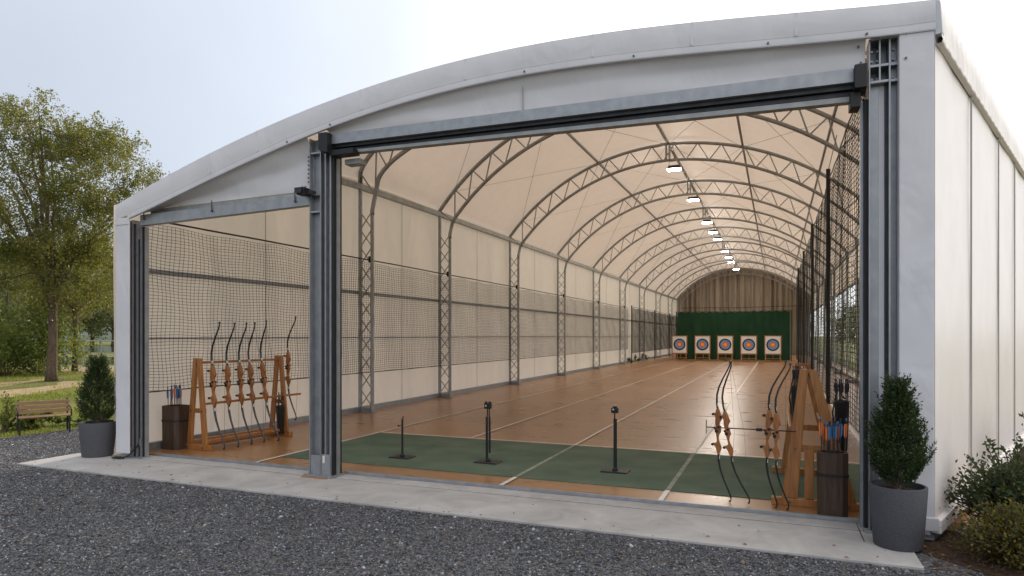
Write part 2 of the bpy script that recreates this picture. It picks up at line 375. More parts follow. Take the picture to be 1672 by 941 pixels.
# roof skin
us = [(.5-.5*math.cos(PI*i/40)) for i in range(41)]
rows = []
for (Y, kd) in ROWS:
    x0, x1 = (XF0, XF1) if kd == 'front' else (XL-.08, xr_at(Y)-(.06 if Y < 12.5 else -.05))
    rows.append([(x0+(x1-x0)*u, Y, prof(Y, x0+(x1-x0)*u, kd)+(.0 if kd == 'front' else .1)) for u in us])
full = []
for i in range(len(rows)-1):
    k = 4
    for j in range(k):
        full.append([tuple(Vector(p).lerp(Vector(q), j/k)) for p, q in zip(rows[i], rows[i+1])])
full.append(rows[-1])
b = MB(); b.grid(full); roof = hbuild(b, 'roof', M['roof'], smooth=True)
def eave(Y, left=True):
    ys = [r[0] for r in ROWS]; zs = [(rows[i][0] if left else rows[i][-1])[2] for i in range(len(rows))]
    return float(np.interp(Y, ys, zs))
# front fascia and its hem
N = 70
xs = [XF0+(XF1-XF0)*i/N for i in range(N+1)]
def band(b, lo, hi, y0, y1, xs=xs):
    for i in range(len(xs)-1):
        a, c = xs[i], xs[i+1]
        b.hexa([(a,y0,lo(a)),(c,y0,lo(c)),(c,y1,lo(c)),(a,y1,lo(a)),(a,y0,hi(a)),(c,y0,hi(c)),(c,y1,hi(c)),(a,y1,hi(a))])
def strip(b, lo, hi, y, xs=xs, bulge=0, n=4, z0=0):
    rowsx = []
    for k in range(n+1):
        t = k/n; rowsx.append([(x, y - bulge*math.sin(PI*t) + random.uniform(-.002,.002), lo(x)+(hi(x)-lo(x))*t) for x in xs])
    b.grid(rowsx)
b = MB()
strip(b, lambda x: fbot(x)+.075, ftop, YF, bulge=.012)
b.hexa([(XF1-.002,YF,fbot(XF1)-.04),(XF1+.055,YF-.018,fbot(XF1)-.04),(XF1+.085,YF+.06,fbot(XF1)-.04),(XF1-.002,YF+.1,fbot(XF1)-.04),(XF1-.002,YF,ftop(XF1)),(XF1+.036,YF-.012,ftop(XF1)-.02),(XF1+.055,YF+.05,ftop(XF1)-.02),(XF1-.002,YF+.1,ftop(XF1)+.01)])
b.quad((XF0,YF,fbot(XF0)-.05),(XF0,YF+.2,fbot(XF0)-.05),(XF0,YF+.2,ftop(XF0)),(XF0,YF,ftop(XF0)))
b.grid([[(x,YF,ftop(x)) for x in xs],[(x,YF+.07,ftop(x)+.012) for x in xs]])       # turned back over the first arch
fas = hbuild(b, 'fascia', M['front'], roof, smooth=True, angle=.6)
b = MB()
hem = [( .0,.0),(-.012,.002),(-.013,.04),(-.012,.074),(-.002,.077),(.02,.076),(.02,.0)]
b.grid([[(x, YF+dy, fbot(x)+dz) for x in [q for q in xs if q > fx(211,YF)]] for dy,dz in hem+[hem[0]]])
hbuild(b, 'fascia_hem', M['front'], roof)
b = MB()
for px in (470,540,857,1035,1254,1415):
    x = fx(px,YF); z = fbot(x)+.038; b = MB(); b.tube([(x,YF-.026,z),(x,YF-.012,z)], .012, 8); hbuild(b, 'hem_bolt', M['bolt'], roof)
b = MB(); hx = [q for q in xs if q > fx(211,YF)]
b.grid([[(x,YF-.0145,fbot(x)+z) for x in hx] for z in (.078,.083)]); b.grid([[(x,YF-.0145,fbot(x)+z) for x in hx] for z in (.008,.011)]); hbuild(b, 'hem_stitching', M['seam'], roof)
for px in (343,420,590,760,968,1130,1300):
    x = fx(px,YF); b = MB(); b.hexa([(x-.012,YF-.016,fbot(x)+.09),(x+.012,YF-.016,fbot(x)+.09),(x+.012,YF-.010,fbot(x)+.09),(x-.012,YF-.010,fbot(x)+.09),(x-.012,YF-.006,ftop(x)),(x+.012,YF-.006,ftop(x)),(x+.012,YF-.001,ftop(x)),(x-.012,YF-.001,ftop(x))]); hbuild(b, 'weld_seam', M['front'], roof)
# gable cloth between fascia and doors: left bay, main bay
xm0, xm1 = fx(508), fx(548)
xd1 = fx(1408)
lh0 = aty(236,352,Y0)[1]; lh1 = aty(506,320,Y0)[1]             # top of the left header
lb0 = aty(236,369,Y0)[1]; lb1 = aty(506,336,Y0)[1]
mh0 = aty(548,222,Y0)[1]; mh1 = aty(1400,116,Y0)[1]
mb0 = aty(548,238,Y0)[1]; mb1 = aty(1400,138,Y0)[1]
mk0 = aty(548,252,Y0)[1]; mk1 = aty(1400,165,Y0)[1]
xl0 = fx(242)
lin = lambda x, xa, za, xb, zb: za+(zb-za)*(x-xa)/(xb-xa)
def cloth(xa, xb, lo, hi, y, name, amp=.02, n=60, rows=14, seed=0):
    b = MB(); R = []
    for k in range(rows+1):
        t = k/rows; row = []
        for i in range(n+1):
            x = xa+(xb-xa)*i/n; z = lo(x)+(hi(x)-lo(x))*t
            w = amp*(math.sin(x*2.3+t*3.1+seed)*.6 + math.sin(x*5.1-t*6+seed*2)*.3*t + .35*math.sin((x*.8+z*1.9)*5+seed))*math.sin(PI*min(1,max(0,t)))**.5
            row.append((x, y+w+(YF+.035-y)*max(0,t-.55)/.45, z))
        R.append(row)
    b.grid(R)
    return hbuild(b, name, M['front'], smooth=True)
cloth(xl0-.1, xm0+.02, lambda x: lin(x,xl0,lh0+.10,xm0,lh1+.09), lambda x: fbot(x)+.05, Y0+.05, 'gable_cloth', .028, seed=.4)
cloth(xm1-.08, xd1+.02, lambda x: lin(x,xm1,mh0+.005,xd1,mh1+.005), lambda x: fbot(x)+.05, Y0-.05, 'gable_cloth', .016, seed=2.2)
b = MB(); x = fx(857); b.box(x-.006,Y0-.078,lin(x,xm1,mh0,xd1,mh1),x+.006,Y0-.064,fbot(x)); hbuild(b, 'gable_seam', M['seam'])
b = MB()
for i in range(8):
    z = lh1+.2+i*(fbot(xm0)-lh1-.35)/7; b = MB(); b.tube([(xm0-.05,Y0+.0,z),(xm0-.05,Y0+.03,z)], .014, 8); hbuild(b, 'cloth_bolt', M['bolt'])
for px, py in ((1400,62),(1404,88),(1396,100)):
    x, z = aty(px,py+20,Y0); b = MB(); b.tube([(x,Y0-.09,z),(x,Y0-.06,z)], .013, 8); hbuild(b, 'cloth_bolt', M['bolt'])
# corner cloths
b = MB()
xa, xb = fx(189.5,YF), fx(211,YF)
b.box(xa,YF-.004,.10,xb,YF+.02,fbot(xa)+.10); b.box(xa,YF+.0205,.10,xa+.02,Y0+.1,fbot(xa)+.10); lc = hbuild(b, 'corner_cloth', M['front']); bevel(lc,.006,2)
b = MB(); b.box(xa+.0,YF-.010,fbot(xa)-.012,xb+.0,YF-.005,fbot(xa)-.006); hbuild(b, 'corner_seam', M['seam'], lc)
xa, xb = fx(1468,YF), XF1-.003
b = MB(); b.box(xa,YF+.003,.22,xb,Y0+.05,fbot(xb)+.06)
rc = hbuild(b, 'corner_cloth', M['front']); bevel(rc,.012,3)
b = MB(); b.box(xa+.004,YF-.02,.10,xb+.03,YF+.002,.235); kp = hbuild(b, 'kick_band', M['front'], rc); bevel(kp,.01)
b = MB()
for px,py in ((1474,66),(1474,106)):
    x,z = aty(px,py,Y0); b = MB(); b.tube([(x,YF-.012,z),(x,YF+.004,z)], .011, 8); hbuild(b, 'cloth_bolt', M['bolt'], rc)
b = MB(); b.tube([(xb-.13,YF-.04,.165),(xb-.13,YF-.02,.165)], .026, 4); hbuild(b, 'cloth_bolt', M['bolt'], rc)
b = MB(); b.box(xb-.17,Y0-.09,-.02,xb-.13,Y0-.05,.10); b.box(xb-.07,Y0-.09,-.02,xb-.03,Y0-.05,.10); b.box(xb-.2,Y0-.12,.0,xb,Y0+.02,.02)
hbuild(b, 'corner_foot', M['galv'], rc)

# door posts -----------------------------------------------------
def hsec(b, x0, x1, y0, y1, z0, z1, tf=.014):
    """rolled H section: flanges along y faces of x0 and x1, web between"""
    b.box(x0,y0,z0,x0+tf,y1,z1); b.box(x1-tf,y0,z0,x1,y1,z1); ym = (y0+y1)/2; b.box(x0+tf,ym-.007,z0,x1-tf,ym+.007,z1)
def post(name_parts):
    pass
# middle post
zt = aty(524,226,Y0)[1]
b = MB(); hsec(b, xm0, xm0+.20, Y0-.04, Y0+.16, .02, zt)
pm = hbuild(b, 'door_post', M['galv'])
for k, z in enumerate((aty(524,250,Y0)[1], aty(524,318,Y0)[1], aty(524,346,Y0)[1])):
    b = MB(); b.box(xm0+.015,Y0-.03,z-.012,xm0+.185,Y0+.05,z+.012); hbuild(b, 'stiffener', M['galv'], pm)
b = MB(); b.box(xm0+.203,Y0-.01,.02,xm0+.25,Y0+.15,zt-.05); hbuild(b, 'guide_channel', M['darkst'], pm)
b = MB(); hsec(b, xm0+.253, xm0+.36, Y0-.02, Y0+.14, .02, zt-.2, .02); hbuild(b, 'guide_rail', M['galv'], pm)
b = MB(); b.box(xm0+.363,Y0+.0,.02,xm0+.395,Y0+.18,zt-.25); hbuild(b, 'seal_strip', M['black'], pm)
b = MB(); b.box(xm0+.397,Y0+.05,.02,xm0+.415,Y0+.12,zt-.3); hbuild(b, 'edge_angle', M['galv'], pm)
b = MB(); b.box(xm0-.05,Y0-.16,.012,xm0+.46,Y0+.2,.028); bp_ = hbuild(b, 'base_plate', M['galv'], pm)
b = MB()
for dx,dy in ((-.02,-.12),(.22,-.12),(.42,-.12),(-.02,.14)): b.tube([(xm0+dx,Y0+dy,.028),(xm0+dx,Y0+dy,.05)], .014, 6)
b.box(xm0+.02,Y0-.035,.03,xm0+.18,Y0-.0,.30); b.box(xm0+.205,Y0-.034,.03,xm0+.36,Y0-.021,.32)
hbuild(b, 'base_bracket', M['galv'], pm)
b = MB(); b.box(xm0+.23,Y0-.038,.20,xm0+.265,Y0-.0345,.30); hbuild(b, 'rating_plate', M['line'], pm)
b = MB(); b.box(xm0-.02,Y0-.2,.012,xm0+.4,Y0-.165,.022); hbuild(b, 'timber_shim', M['wood'], pm)
# left post
zt = aty(225,366,Y0)[1]
x0 = fx(212)
b = MB(); hsec(b, x0, x0+.13, Y0-.06, Y0+.12, .02, zt+.06); pl_ = hbuild(b, 'door_post', M['galv'])
b = MB(); b.box(x0+.016,Y0-.01,.05,x0+.1,Y0+.0,zt-.2); hbuild(b, 'post_cover', M['steel'], pl_)
b = MB(); b.box(x0+.135,Y0-.03,.02,x0+.16,Y0+.12,zt); b.box(x0+.20,Y0-.0,.02,x0+.235,Y0+.12,zt-.25); hbuild(b, 'guide_channel', M['darkst'], pl_)
b = MB(); b.box(x0+.163,Y0-.02,.02,x0+.197,Y0+.12,zt); b.box(x0+.24,Y0+.0,.02,x0+.275,Y0+.05,zt-.05); b.box(x0+.30,Y0+.03,.02,x0+.315,Y0+.1,zt-.05); hbuild(b, 'guide_rail', M['galv'], pl_)
b = MB(); b.box(x0+.278,Y0+.01,.02,x0+.298,Y0+.1,zt-.05); hbuild(b, 'seal_strip', M['black'], pl_)
b = MB(); b.box(x0-.02,Y0-.1,.012,x0+.34,Y0+.16,.026); b.box(x0+.02,Y0-.08,.03,x0+.12,Y0-.065,.2); b.box(x0+.24,Y0-.02,.2,x0+.27,Y0-.005,.32); hbuild(b, 'base_plate', M['galv'], pl_)
# right post
zt = fbot(fx(1440))+.02; zr = aty(1440,138,Y0)[1]; zr1 = aty(1440,112,Y0)[1]; zr0 = aty(1440,64,Y0)[1]-.03
r0, r1, r2, r3 = fx(1419), fx(1434), fx(1449), fx(1467)
b = MB(); hsec(b, r2, r3, Y0-.1, Y0+.1, .02, zt); pr = hbuild(b, 'door_post', M['galv'])
b = MB(); b.box(r0,Y0-.02,.02,r1,Y0+.0,zr-.02); b.box(r0-.012,Y0-.1,.02,r0-.001,Y0+.1,zt); hbuild(b, 'guide_rail', M['galv'], pr)
b = MB(); b.box(r1+.002,Y0-.01,.02,r2-.03,Y0+.01,zr-.02); hbuild(b, 'cover_strip', M['front'], pr)
b = MB(); b.box(r2-.028,Y0-.02,.02,r2-.003,Y0+.06,zr); b.box(r3+.002,Y0-.08,.02,r3+.02,Y0+.08,zt); hbuild(b, 'guide_channel', M['darkst'], pr)
b = MB(); b.box(r0-.045,Y0-.02,.02,r0-.016,Y0+.16,mk1); hbuild(b, 'seal_strip', M['black'], pr)
b = MB(); b.box(r0-.075,Y0+.04,.02,r0-.048,Y0+.12,mk1); hbuild(b, 'edge_angle', M['galv'], pr)
b = MB()
for z in (zr, zr1, zr0): b.box(r0,Y0-.10,z-.012,r2-.003,Y0+.08,z+.012); b.box(r2+.015,Y0-.09,z-.012,r3-.015,Y0-.012,z+.012)
b.box(r0+.0,Y0+.08,zr,r2,Y0+.095,zt)
for z0_, z1_ in ((zr+.012,zr1-.012),(zr1+.012,zr0-.012)): b.box(fx(1433),Y0-.1,z0_,fx(1433)+.014,Y0+.08,z1_)
for z in (zr+.05, zr1+.07, zr0-.1):
    for x in ((r0+r1)/2-.02,(r0+r1)/2+.03,(r2+r3)/2): b.tube([(x,Y0+.0,z),(x,Y0-.03,z)], .012, 6)
hbuild(b, 'joint_bracket', M['galv'], pr)
b = MB(); b.box(r0,Y0+.096,zr+.02,r2,Y0+.12,zt-.02); hbuild(b, 'joint_recess', M['darkst'], pr)
b = MB(); b.box(r0-.06,Y0-.16,.012,r3+.03,Y0+.16,.028); b.box(r1-.01,Y0-.13,.03,r2-.03,Y0-.025,.26); hbuild(b, 'base_plate', M['steel'], pr)

# headers ----------------------------------------------------------
def beam(b, xa, xb, la, lb, ha, hb, y0, y1):
    b.hexa([(xa,y0,la),(xb,y0,lb),(xb,y1,lb),(xa,y1,la),(xa,y0,ha),(xb,y0,hb),(xb,y1,hb),(xa,y1,ha)])
b = MB(); xe = xd1+.0
beam(b, xm1-.1, xe, mb0, mb1, mh0, mh1, Y0-.09, Y0-.075); beam(b, xm1-.1, xe, mh0-.014, mh1-.014, mh0, mh1, Y0-.0745, Y0+.1); beam(b, xm1-.1, xe, mb0, mb1, mb0+.014, mb1+.014, Y0-.0745, Y0+.02)
hd = hbuild(b, 'header_beam', M['galv'])
b = MB()
d0, d1 = mb0-mk0, mb1-mk1
for k,(a0,a1,yy) in enumerate(((.0,.30,-.03),(.34,.62,.02))): beam(b, xm1-.1, xe, mb0-d0*a1, mb1-d1*a1, mb0-d0*a0-.003, mb1-d1*a0-.003, Y0+yy, Y0+yy+.07)
beam(b, xm1-.1, xe, mk0+.01, mk1+.01, mb0-.0, mb1-.0, Y0+.1, Y0+.14)
hbuild(b, 'roller_track', M['darkst'], hd)
b = MB(); beam(b, xm1-.02, xe-.08, mk0, mk1, mb0-d0*.68, mb1-d1*.68, Y0+.0, Y0+.09); hbuild(b, 'bottom_rail', M['steel'], hd)
bx0, bz1 = aty(527,222,Y0-.12); bx1, bz0 = aty(547,262,Y0-.12)
b = MB(); b.prism([(bx0-.02,Y0-.20,bz1+.02),(bx0+.13,Y0-.20,bz1+.02),(bx0+.13,Y0-.20,bz0+.10),(bx0+.02,Y0-.20,bz0+.12),(bx0-.02,Y0-.20,bz0+.16)], (0,.22,0)); b.box(bx0+.11,Y0-.12,bz0+.07,bx0+.5,Y0+.05,bz0+.15) ; eb = hbuild(b, 'end_box', M['black'], hd); bevel(eb,.008)
b = MB(); b.box(bx1+.03,Y0+.06,bz0-.02,bx1+.28,Y0+.22,bz0+.05); hbuild(b, 'motor_box', M['steel'], hd)
cx0, cz1 = aty(1394,110,Y0-.12); cx1, cz0 = aty(1415,172,Y0-.12)
b = MB(); b.box(cx0,Y0-.2,cz0+.16,cx1,Y0+.04,cz1); b.box(cx0-.03,Y0-.1,cz0,cx1-.05,Y0+.1,cz0+.158); eb = hbuild(b, 'end_box', M['black'], hd); bevel(eb,.008)
b = MB(); xa_, xb_ = xl0-.12, xm0
beam(b, xa_, xb_, lb0, lb1, lh0, lh1, Y0-.05, Y0-.035); beam(b, xa_, xb_, lh0-.012, lh1-.012, lh0, lh1, Y0-.034, Y0+.1); beam(b, xa_, xb_, lb0, lb1, lb0+.012, lb1+.012, Y0-.034, Y0+.06)
hd2 = hbuild(b, 'header_beam', M['galv'])
b = MB(); beam(b, xa_+.1, xb_, lh0+.012, lh1+.012, lh0+.10, lh1+.09, Y0+.06, Y0+.1); hbuild(b, 'curtain_rail', M['steel'], hd2)
b = MB()
for t in (.03,.46,.93):
    b = MB(); x = xa_+(xb_-xa_)*t; z = lin(x,xa_,lh0,xb_,lh1)-.07; b.tube([(x,Y0-.075,z),(x,Y0-.05,z)], .018, 6); b.bar((x,Y0-.065,z),(x,Y0-.065,z+.16), .012, .012); hbuild(b, 'clamp', M['bolt'], hd2)
b = MB(); 
for ya, yb, za in ((7.79,7.835,.05),(7.84,7.895,.03)): b.box(x0+.31,ya,-.02,xm0+.02,yb,za); b.box(xm0+.41,ya,-.02,r0-.04,yb,za)
hbuild(b, 'door_sill', M['galv'])
b = MB(); b.box(r0-.1,7.1,.011,r0-.09,7.78,.014); hbuild(b, 'sill_joint', M['bolt'])

# side walls -------------------------------------------------------
def wallsheet(X, ya, yb, z0, zf, name, parent=hall, m=None, amp=.03, ny=None):
    ny = ny or int((yb-ya)/.35)+2; R = []
    for k in range(13):
        t = k/12; row = []
        for i in range(ny+1):
            Y = ya+(yb-ya)*i/ny; z = z0+(zf(Y)-z0)*t
            w = amp*(.5*math.sin(Y*2.1)+.35*math.sin(Y*5.3+t*2)+.3*math.sin(Y*3.1+z*1.7))*math.sin(PI*t)**.7
            row.append((X+w, Y, z))
        R.append(row)
    b = MB(); b.grid(R); return hbuild(b, name, m or M['wall'], parent, smooth=True)
wl = wallsheet(XL-.05, Y0, 74.0, .02, lambda Y: eave(Y)-.0, 'side_wall')
b = MB()
for i in range(len(TY)):
    ya = Y0+.1 if i == 0 else TY[i-1]; Y = (ya+TY[i])/2
    b = MB(); b.box(XL-.018,Y-.008,.1,XL-.012,Y+.008,eave(Y)-.15); hbuild(b, 'wall_seam', M['seam'], wl)
b = MB()
for z, h in ((3.12,.085),(1.95,.03)):
    b = MB(); b.box(XL+.0,Y0+.2,z-h/2,XL+.06,73.9,z+h/2); hbuild(b, 'wall_girt', M['galv'])
b = MB(); b.box(XL+.0,Y0+.2,0,XL+.09,73.9,.13); hbuild(b, 'base_rail', M['galv'])
b = MB(); b.tube([(XL+.05,11,5.80),(XL+.05,14.35,5.90),(XL+.05,18,5.92),(XL+.05,73.9,5.92)], .095, 4); hbuild(b, 'eave_purlin', M['steel'])
# right wall with windows
def rw(Y): return eave(Y, False)
WZ0, WZ1 = .45, 4.3
wr = wallsheet(XR+.03, 13.0, 74, .02, lambda Y: WZ0, 'side_wall', amp=.01)
wallsheet(XR+.03, 13.0, 74, WZ1, rw, 'upper_wall', amp=.02)
b = MB()
stops = [13.0] + TY
for i in range(len(stops)-1):
    a, c = stops[i], stops[i+1]; m_ = (a+c)/2
    for ya, yb in ((a+.06, m_-.03),(m_+.03, c-.06)):
        f = MB()
        f.box(XR+.0,ya,WZ0,XR+.02,ya+.05,WZ1); f.box(XR+.0,yb-.05,WZ0,XR+.02,yb,WZ1); f.box(XR+.0,ya+.05,WZ0,XR+.02,yb-.05,WZ0+.05); f.box(XR+.0,ya+.05,WZ1-.05,XR+.02,yb-.05,WZ1)
        w = hbuild(f, 'window', M['steel']); g = MB(); g.box(XR+.008,ya+.05,WZ0+.05,XR+.012,yb-.05,WZ1-.05); hbuild(g, 'pane', M['pane'], w)
    b = MB(); b.box(XR+.0,m_-.03,WZ0,XR+.03,m_+.03,WZ1); hbuild(b, 'window_post', M['steel']); b = MB(); b.box(XR+.0,c-.06,WZ0,XR+.03,min(c+.06,74),WZ1); hbuild(b, 'window_post', M['steel'])
b = MB(); b.box(XR-.02,13,WZ0-.09,XR+.05,74,WZ0-.003); hbuild(b, 'window_sill', M['steel']); b = MB(); b.box(XR-.02,13,WZ1+.003,XR+.05,74,WZ1+.1); hbuild(b, 'window_lintel', M['steel'])
b = MB(); b.box(XR-.08,13,0,XR+.0,73.9,.12); hbuild(b, 'base_rail', M['galv'])
b = MB(); b.tube([(XR-.04,14.35,5.88),(XR-.04,73.9,5.92)], .095, 4); hbuild(b, 'eave_purlin', M['steel'])
# back wall
R = []
for k in range(9):
    R.append([(x, 74.03, .0+(prof(74,x)+.08)*k/8) for x in np.linspace(XL-.05,XR+.03,40)])
b = MB(); b.grid(R); hbuild(b, 'back_wall', M['backw'], smooth=True)

# flared outer wall at the right
WD = Vector((.3616,.932,0)).normalized(); WN = Vector((WD.y,-WD.x,0)); W0 = Vector((XF1, YF, 0)); WLEN = 12.0; WT = ftop(XF1)
def wp(s_, n_, z): p = W0+WD*s_+WN*n_; return (p.x,p.y,z)
def wbox(b, s0, s1, n0, n1, z0, z1): b.hexa([wp(s0,n0,z0),wp(s0,n1,z0),wp(s1,n1,z0),wp(s1,n0,z0),wp(s0,n0,z1),wp(s0,n1,z1),wp(s1,n1,z1),wp(s1,n0,z1)])
R = []
for k in range(15):
    t = k/14; z = .16+(WT-.25-.16)*t; row = []
    for i in range(90):
        s_ = .004+(WLEN-.004)*i/89
        w = (.002*math.sin(s_*6.3+1.3*math.sin(z*1.1)) + .001*math.sin(s_*13+z) + .005*math.sin(s_*2.3+z*1.6))*min(1,s_*3)
        row.append(wp(s_, -.005+w, z))
    R.append(row)
b = MB(); b.grid(R); wbox(b, .02, WLEN, -.22, -.05, .05, WT-.02)
ww = hbuild(b, 'outer_wall', M['wing'], smooth=True, angle=.5)
for s_ in (1.9,4.15,6.0,7.8,9.6,11.4): b = MB(); wbox(b, s_-.012, s_+.012, .005, .022, .2, WT-.42); hbuild(b, 'wall_seam', M['seam'], ww)
# eave band: gathered cloth with hem roll
R = []
SS = [WLEN*i/260 for i in range(261)]
for (n_, z, a) in ((-.02,WT+.0,0),(.03,WT-.03,.006),(.036,WT-.2,.012),(.045,WT-.36,.014),(.05,WT-.375,.006),(.062,WT-.40,.003),(.05,WT-.43,.003),(.0,WT-.43,0)):
    R.append([wp(s_, n_+a*(math.sin(s_*21)+.6*math.sin(s_*47+1)), z) for s_ in SS])
b = MB(); b.grid(R); hbuild(b, 'eave_band', M['wing'], ww, smooth=True)
b = MB(); wbox(b, .03, WLEN, -.04, .045, .07, .21); kb = hbuild(b, 'kick_band', M['wing'], ww); bevel(kb,.012)
b = MB(); wbox(b, .02, WLEN, -.22, .0, WT-.02, WT+.015); hbuild(b, 'coping', M['wing'], ww)
b = MB(); wbox(b, .05, WLEN, -.18, -.02, -.02, .055); hbuild(b, 'base_rail', M['galv'], ww)

# trusses -----------------------------------------------------------
def truss(Y, row):
    n = 96; top = []; bot = []
    xsn = [XL+.06+(XR-.06-XL-.06)*(.5-.5*math.cos(PI*i/n)) for i in range(n+1)]
    P = [Vector((x,Y,prof(Y,x,row)-.02)) for x in xsn]
    for i,p in enumerate(P):
        t = (P[min(i+1,n)]-P[max(i-1,0)]).normalized(); nn = Vector((t.z,0,-t.x))
        top.append(p); bot.append(p+nn*.60)
    zl = 5.25
    inner_l = XL+.43; inner_r = XR-.43
    bl = [q for q in bot if inner_l < q.x < inner_r and q.z > zl]
    b = MB(); b.tube([Vector((XL+.06,Y,5.9))]+top+[Vector((XR-.06,Y,5.85))], .060, 6); tr = hbuild(b, 'arch_truss', M['steel'], smooth=True)
    b = MB(); b.tube([(inner_l,Y,zl-.12),(inner_l,Y,zl)]+bl+[(inner_r,Y,zl),(inner_r,Y,zl-.12)], .056, 6); hbuild(b, 'bottom_chord', M['steel'], tr, smooth=True)
    # resample lattice
    def resample(pp, k):
        d = [0]
        for i in range(len(pp)-1): d.append(d[-1]+(pp[i+1]-pp[i]).length)
        out = []
        for i in range(k+1):
            s_ = d[-1]*i/k; j = max(0, min(len(pp)-2, int(np.searchsorted(d, s_))-1)); f = (s_-d[j])/max(1e-6,d[j+1]-d[j]); out.append(pp[j].lerp(pp[j+1], min(1,max(0,f))))
        return out
    K = 18; A = resample(top, K); B = resample([Vector((inner_l,Y,zl))]+bl+[Vector((inner_r,Y,zl))], K)
    b = MB()
    for i in range(K):
        b.tube([A[i],(B[i]+B[i+1])/2], .023, 5, False); b.tube([(B[i]+B[i+1])/2, A[i+1]], .023, 5, False)
    hbuild(b, 'lattice', M['steel'], tr)
    for xo, xi in ((XL+.06, inner_l),(XR-.06, inner_r)):
        ze = 5.92
        b = MB(); b.box(min(xo,xo),0,0,xo,0,0) if False else None
        b.tube([(xo,Y,.0),(xo,Y,ze)], .052, 6); b.tube([(xi,Y,.0),(xi,Y,zl-.1)], .048, 6)
        k = 11; dz = (zl-.15)/k
        for i in range(k):
            z0 = .12+dz*i; z1 = z0+dz
            b.tube([(xo,Y-.02,z0),(xi,Y-.02,z1)], .016, 4, False); b.tube([(xi,Y+.02,z0),(xo,Y+.02,z1)], .016, 4, False)
        hbuild(b, 'column', M['steel'], tr)
        b = MB(); b.box(min(xo,xi)-.1,Y-.13,.001,max(xo,xi)+.1,Y+.13,.022); b.box(min(xo,xi)+.04,Y-.05,.023,max(xo,xi)-.04,Y+.05,.13); hbuild(b, 'base_plate', M['galv'], tr)
    return tr
def zrow(i, x): return prof(TY[i], x, ROWS[3][1] if i == 0 else 'hall')
for i, Y in enumerate(TY):
    tr = truss(Y, ROWS[3][1] if i == 0 else 'hall')
    if i:
        z = zrow(i,XA); b = MB(); b.box(XA-.28,Y-.065,z-.065,XA+.28,Y+.065,z+.03); b.box(XA-.09,Y-.06,z-.6,XA-.03,Y+.06,z-.071); b.box(XA+.03,Y-.06,z-.6,XA+.09,Y+.06,z-.071); hbuild(b, 'ridge_splice', M['steel'], tr)
# purlins and bracing
for x, r in ((XA,.06),(-6.43,.05),(-1.13,.05),(1.35,.045)):
    b = MB(); b.tube([(x,11.0,prof(11,x,ROWS[1][1])+.03)]+[(x,TY[i],zrow(i,x)+.03) for i in range(len(TY))], r, 4); hbuild(b, 'purlin', M['steel'])
for i in range(len(TY)-1):
    for xa_, xb_ in ((-9.6,-6.43),(-6.43,XA),(XA,-1.13),(-1.13,1.35)):
        for a_, c_ in ((xa_,xb_),(xb_,xa_)):
            b = MB(); b.tube([(a_,TY[i],zrow(i,a_)-.03),(c_,TY[i+1],zrow(i+1,c_)-.03)], .007, 4, False); hbuild(b, 'brace_cable', M['steel'])

# ------------------------------------------------------------------ lamps
lamp_lbl = ['nearest', 'second nearest', 'third nearest', 'fourth nearest', 'fifth nearest', 'sixth nearest', 'third farthest', 'second farthest', 'farthest']
def lamp_proto():
    r = thing('flood_lamp', '', 'ceiling light', (0,0,0), 0, 'lit floodlights along the hall ridge')
    b = MB(); b.hexa([(-.27,-.17,.03),(.27,-.17,.03),(.27,.17,.03),(-.27,.17,.03),(-.2,-.11,.17),(.2,-.11,.17),(.2,.11,.17),(-.2,.11,.17)]); b.build('housing', M['darkst'], r)
    b = MB(); b.box(-.25,-.15,.0,.25,.15,.027); b.build('lens', M['lamp'], r)
    b = MB(); b.tube([(-.2,0,.14),(-.2,0,.34),(.2,0,.34),(.2,0,.14)], .014, 4); b.tube([(0,0,.34),(0,0,.5)], .018, 5); b.build('bracket', M['darkst'], r)
    return r
ly = [26.3, 32.6, 39.4, 43.4, 46.6, 53.6, 57.6, 61.4, 68.4]
lp = lamp_proto()
for i, y in enumerate(ly):
    o = lp if i == 0 else copy_tree(lp)
    o.location = (XA, y, 8.54); o.rotation_euler = (0,0,0)
    o['label'] = f'bright white floodlight hanging under the ridge, {lamp_lbl[i]} to the open front'

# ------------------------------------------------------------------ nets
def net(name, label, X, ya, yb, z0, z1, cell, w, m, amp=.03, seed=0, sag=.05, cz=None):
    L_ = yb-ya; nv = int(L_/cell); nh = int((z1-z0)/(cz or cell)); r = thing(name, label, 'net', (X, (ya+yb)/2, 0))
    def off(Y, z): return amp*(math.sin(Y*1.3+seed)+.6*math.sin(Y*3.7+z*1.9+seed)+.5*math.sin(z*2.3+Y*.7))
    def zz(Y, t):
        zt = z1 - sag*abs(math.sin((Y-ya)*PI/3.0)); return z0+(zt-z0)*t + .012*math.sin(Y*5+t*9)
    b = MB(); jy = .25*cell
    seg = max(6, nh//4)
    ph = 0
    for i in range(nv+1):
        Y = ya+L_*i/nv; sh = random.uniform(-.12,.12)*cell
        b.tube([(X+off(Y,zz(Y,k/seg)), Y+sh+jy*math.sin(k*1.1+i*.3), zz(Y,k/seg)) for k in range(seg+1)], w, 3, False)
    st = max(40, int(L_/.3))
    for j in range(nh+1):
        t = j/nh; sh = random.uniform(-.1,.1)*(cz or cell)
        b.tube([(X+off(ya+L_*k/st,zz(ya+L_*k/st,t)), ya+L_*k/st, zz(ya+L_*k/st,t)+sh) for k in range(st+1)], w, 3, False)
    o = b.build('netting', m, r, world=True)
    b = MB()
    b.tube([(X+off(ya+L_*k/120,z1),ya+L_*k/120,z1+.05) for k in range(121)], .018, 5); b.build('top_rope', M['black'], r, world=True)
    b = MB(); b.tube([(X+off(ya+L_*k/120,z0),ya+L_*k/120,z0-.012) for k in range(121)], .011, 5); b.build('bottom_rope', M['black'], r, world=True)
    return r
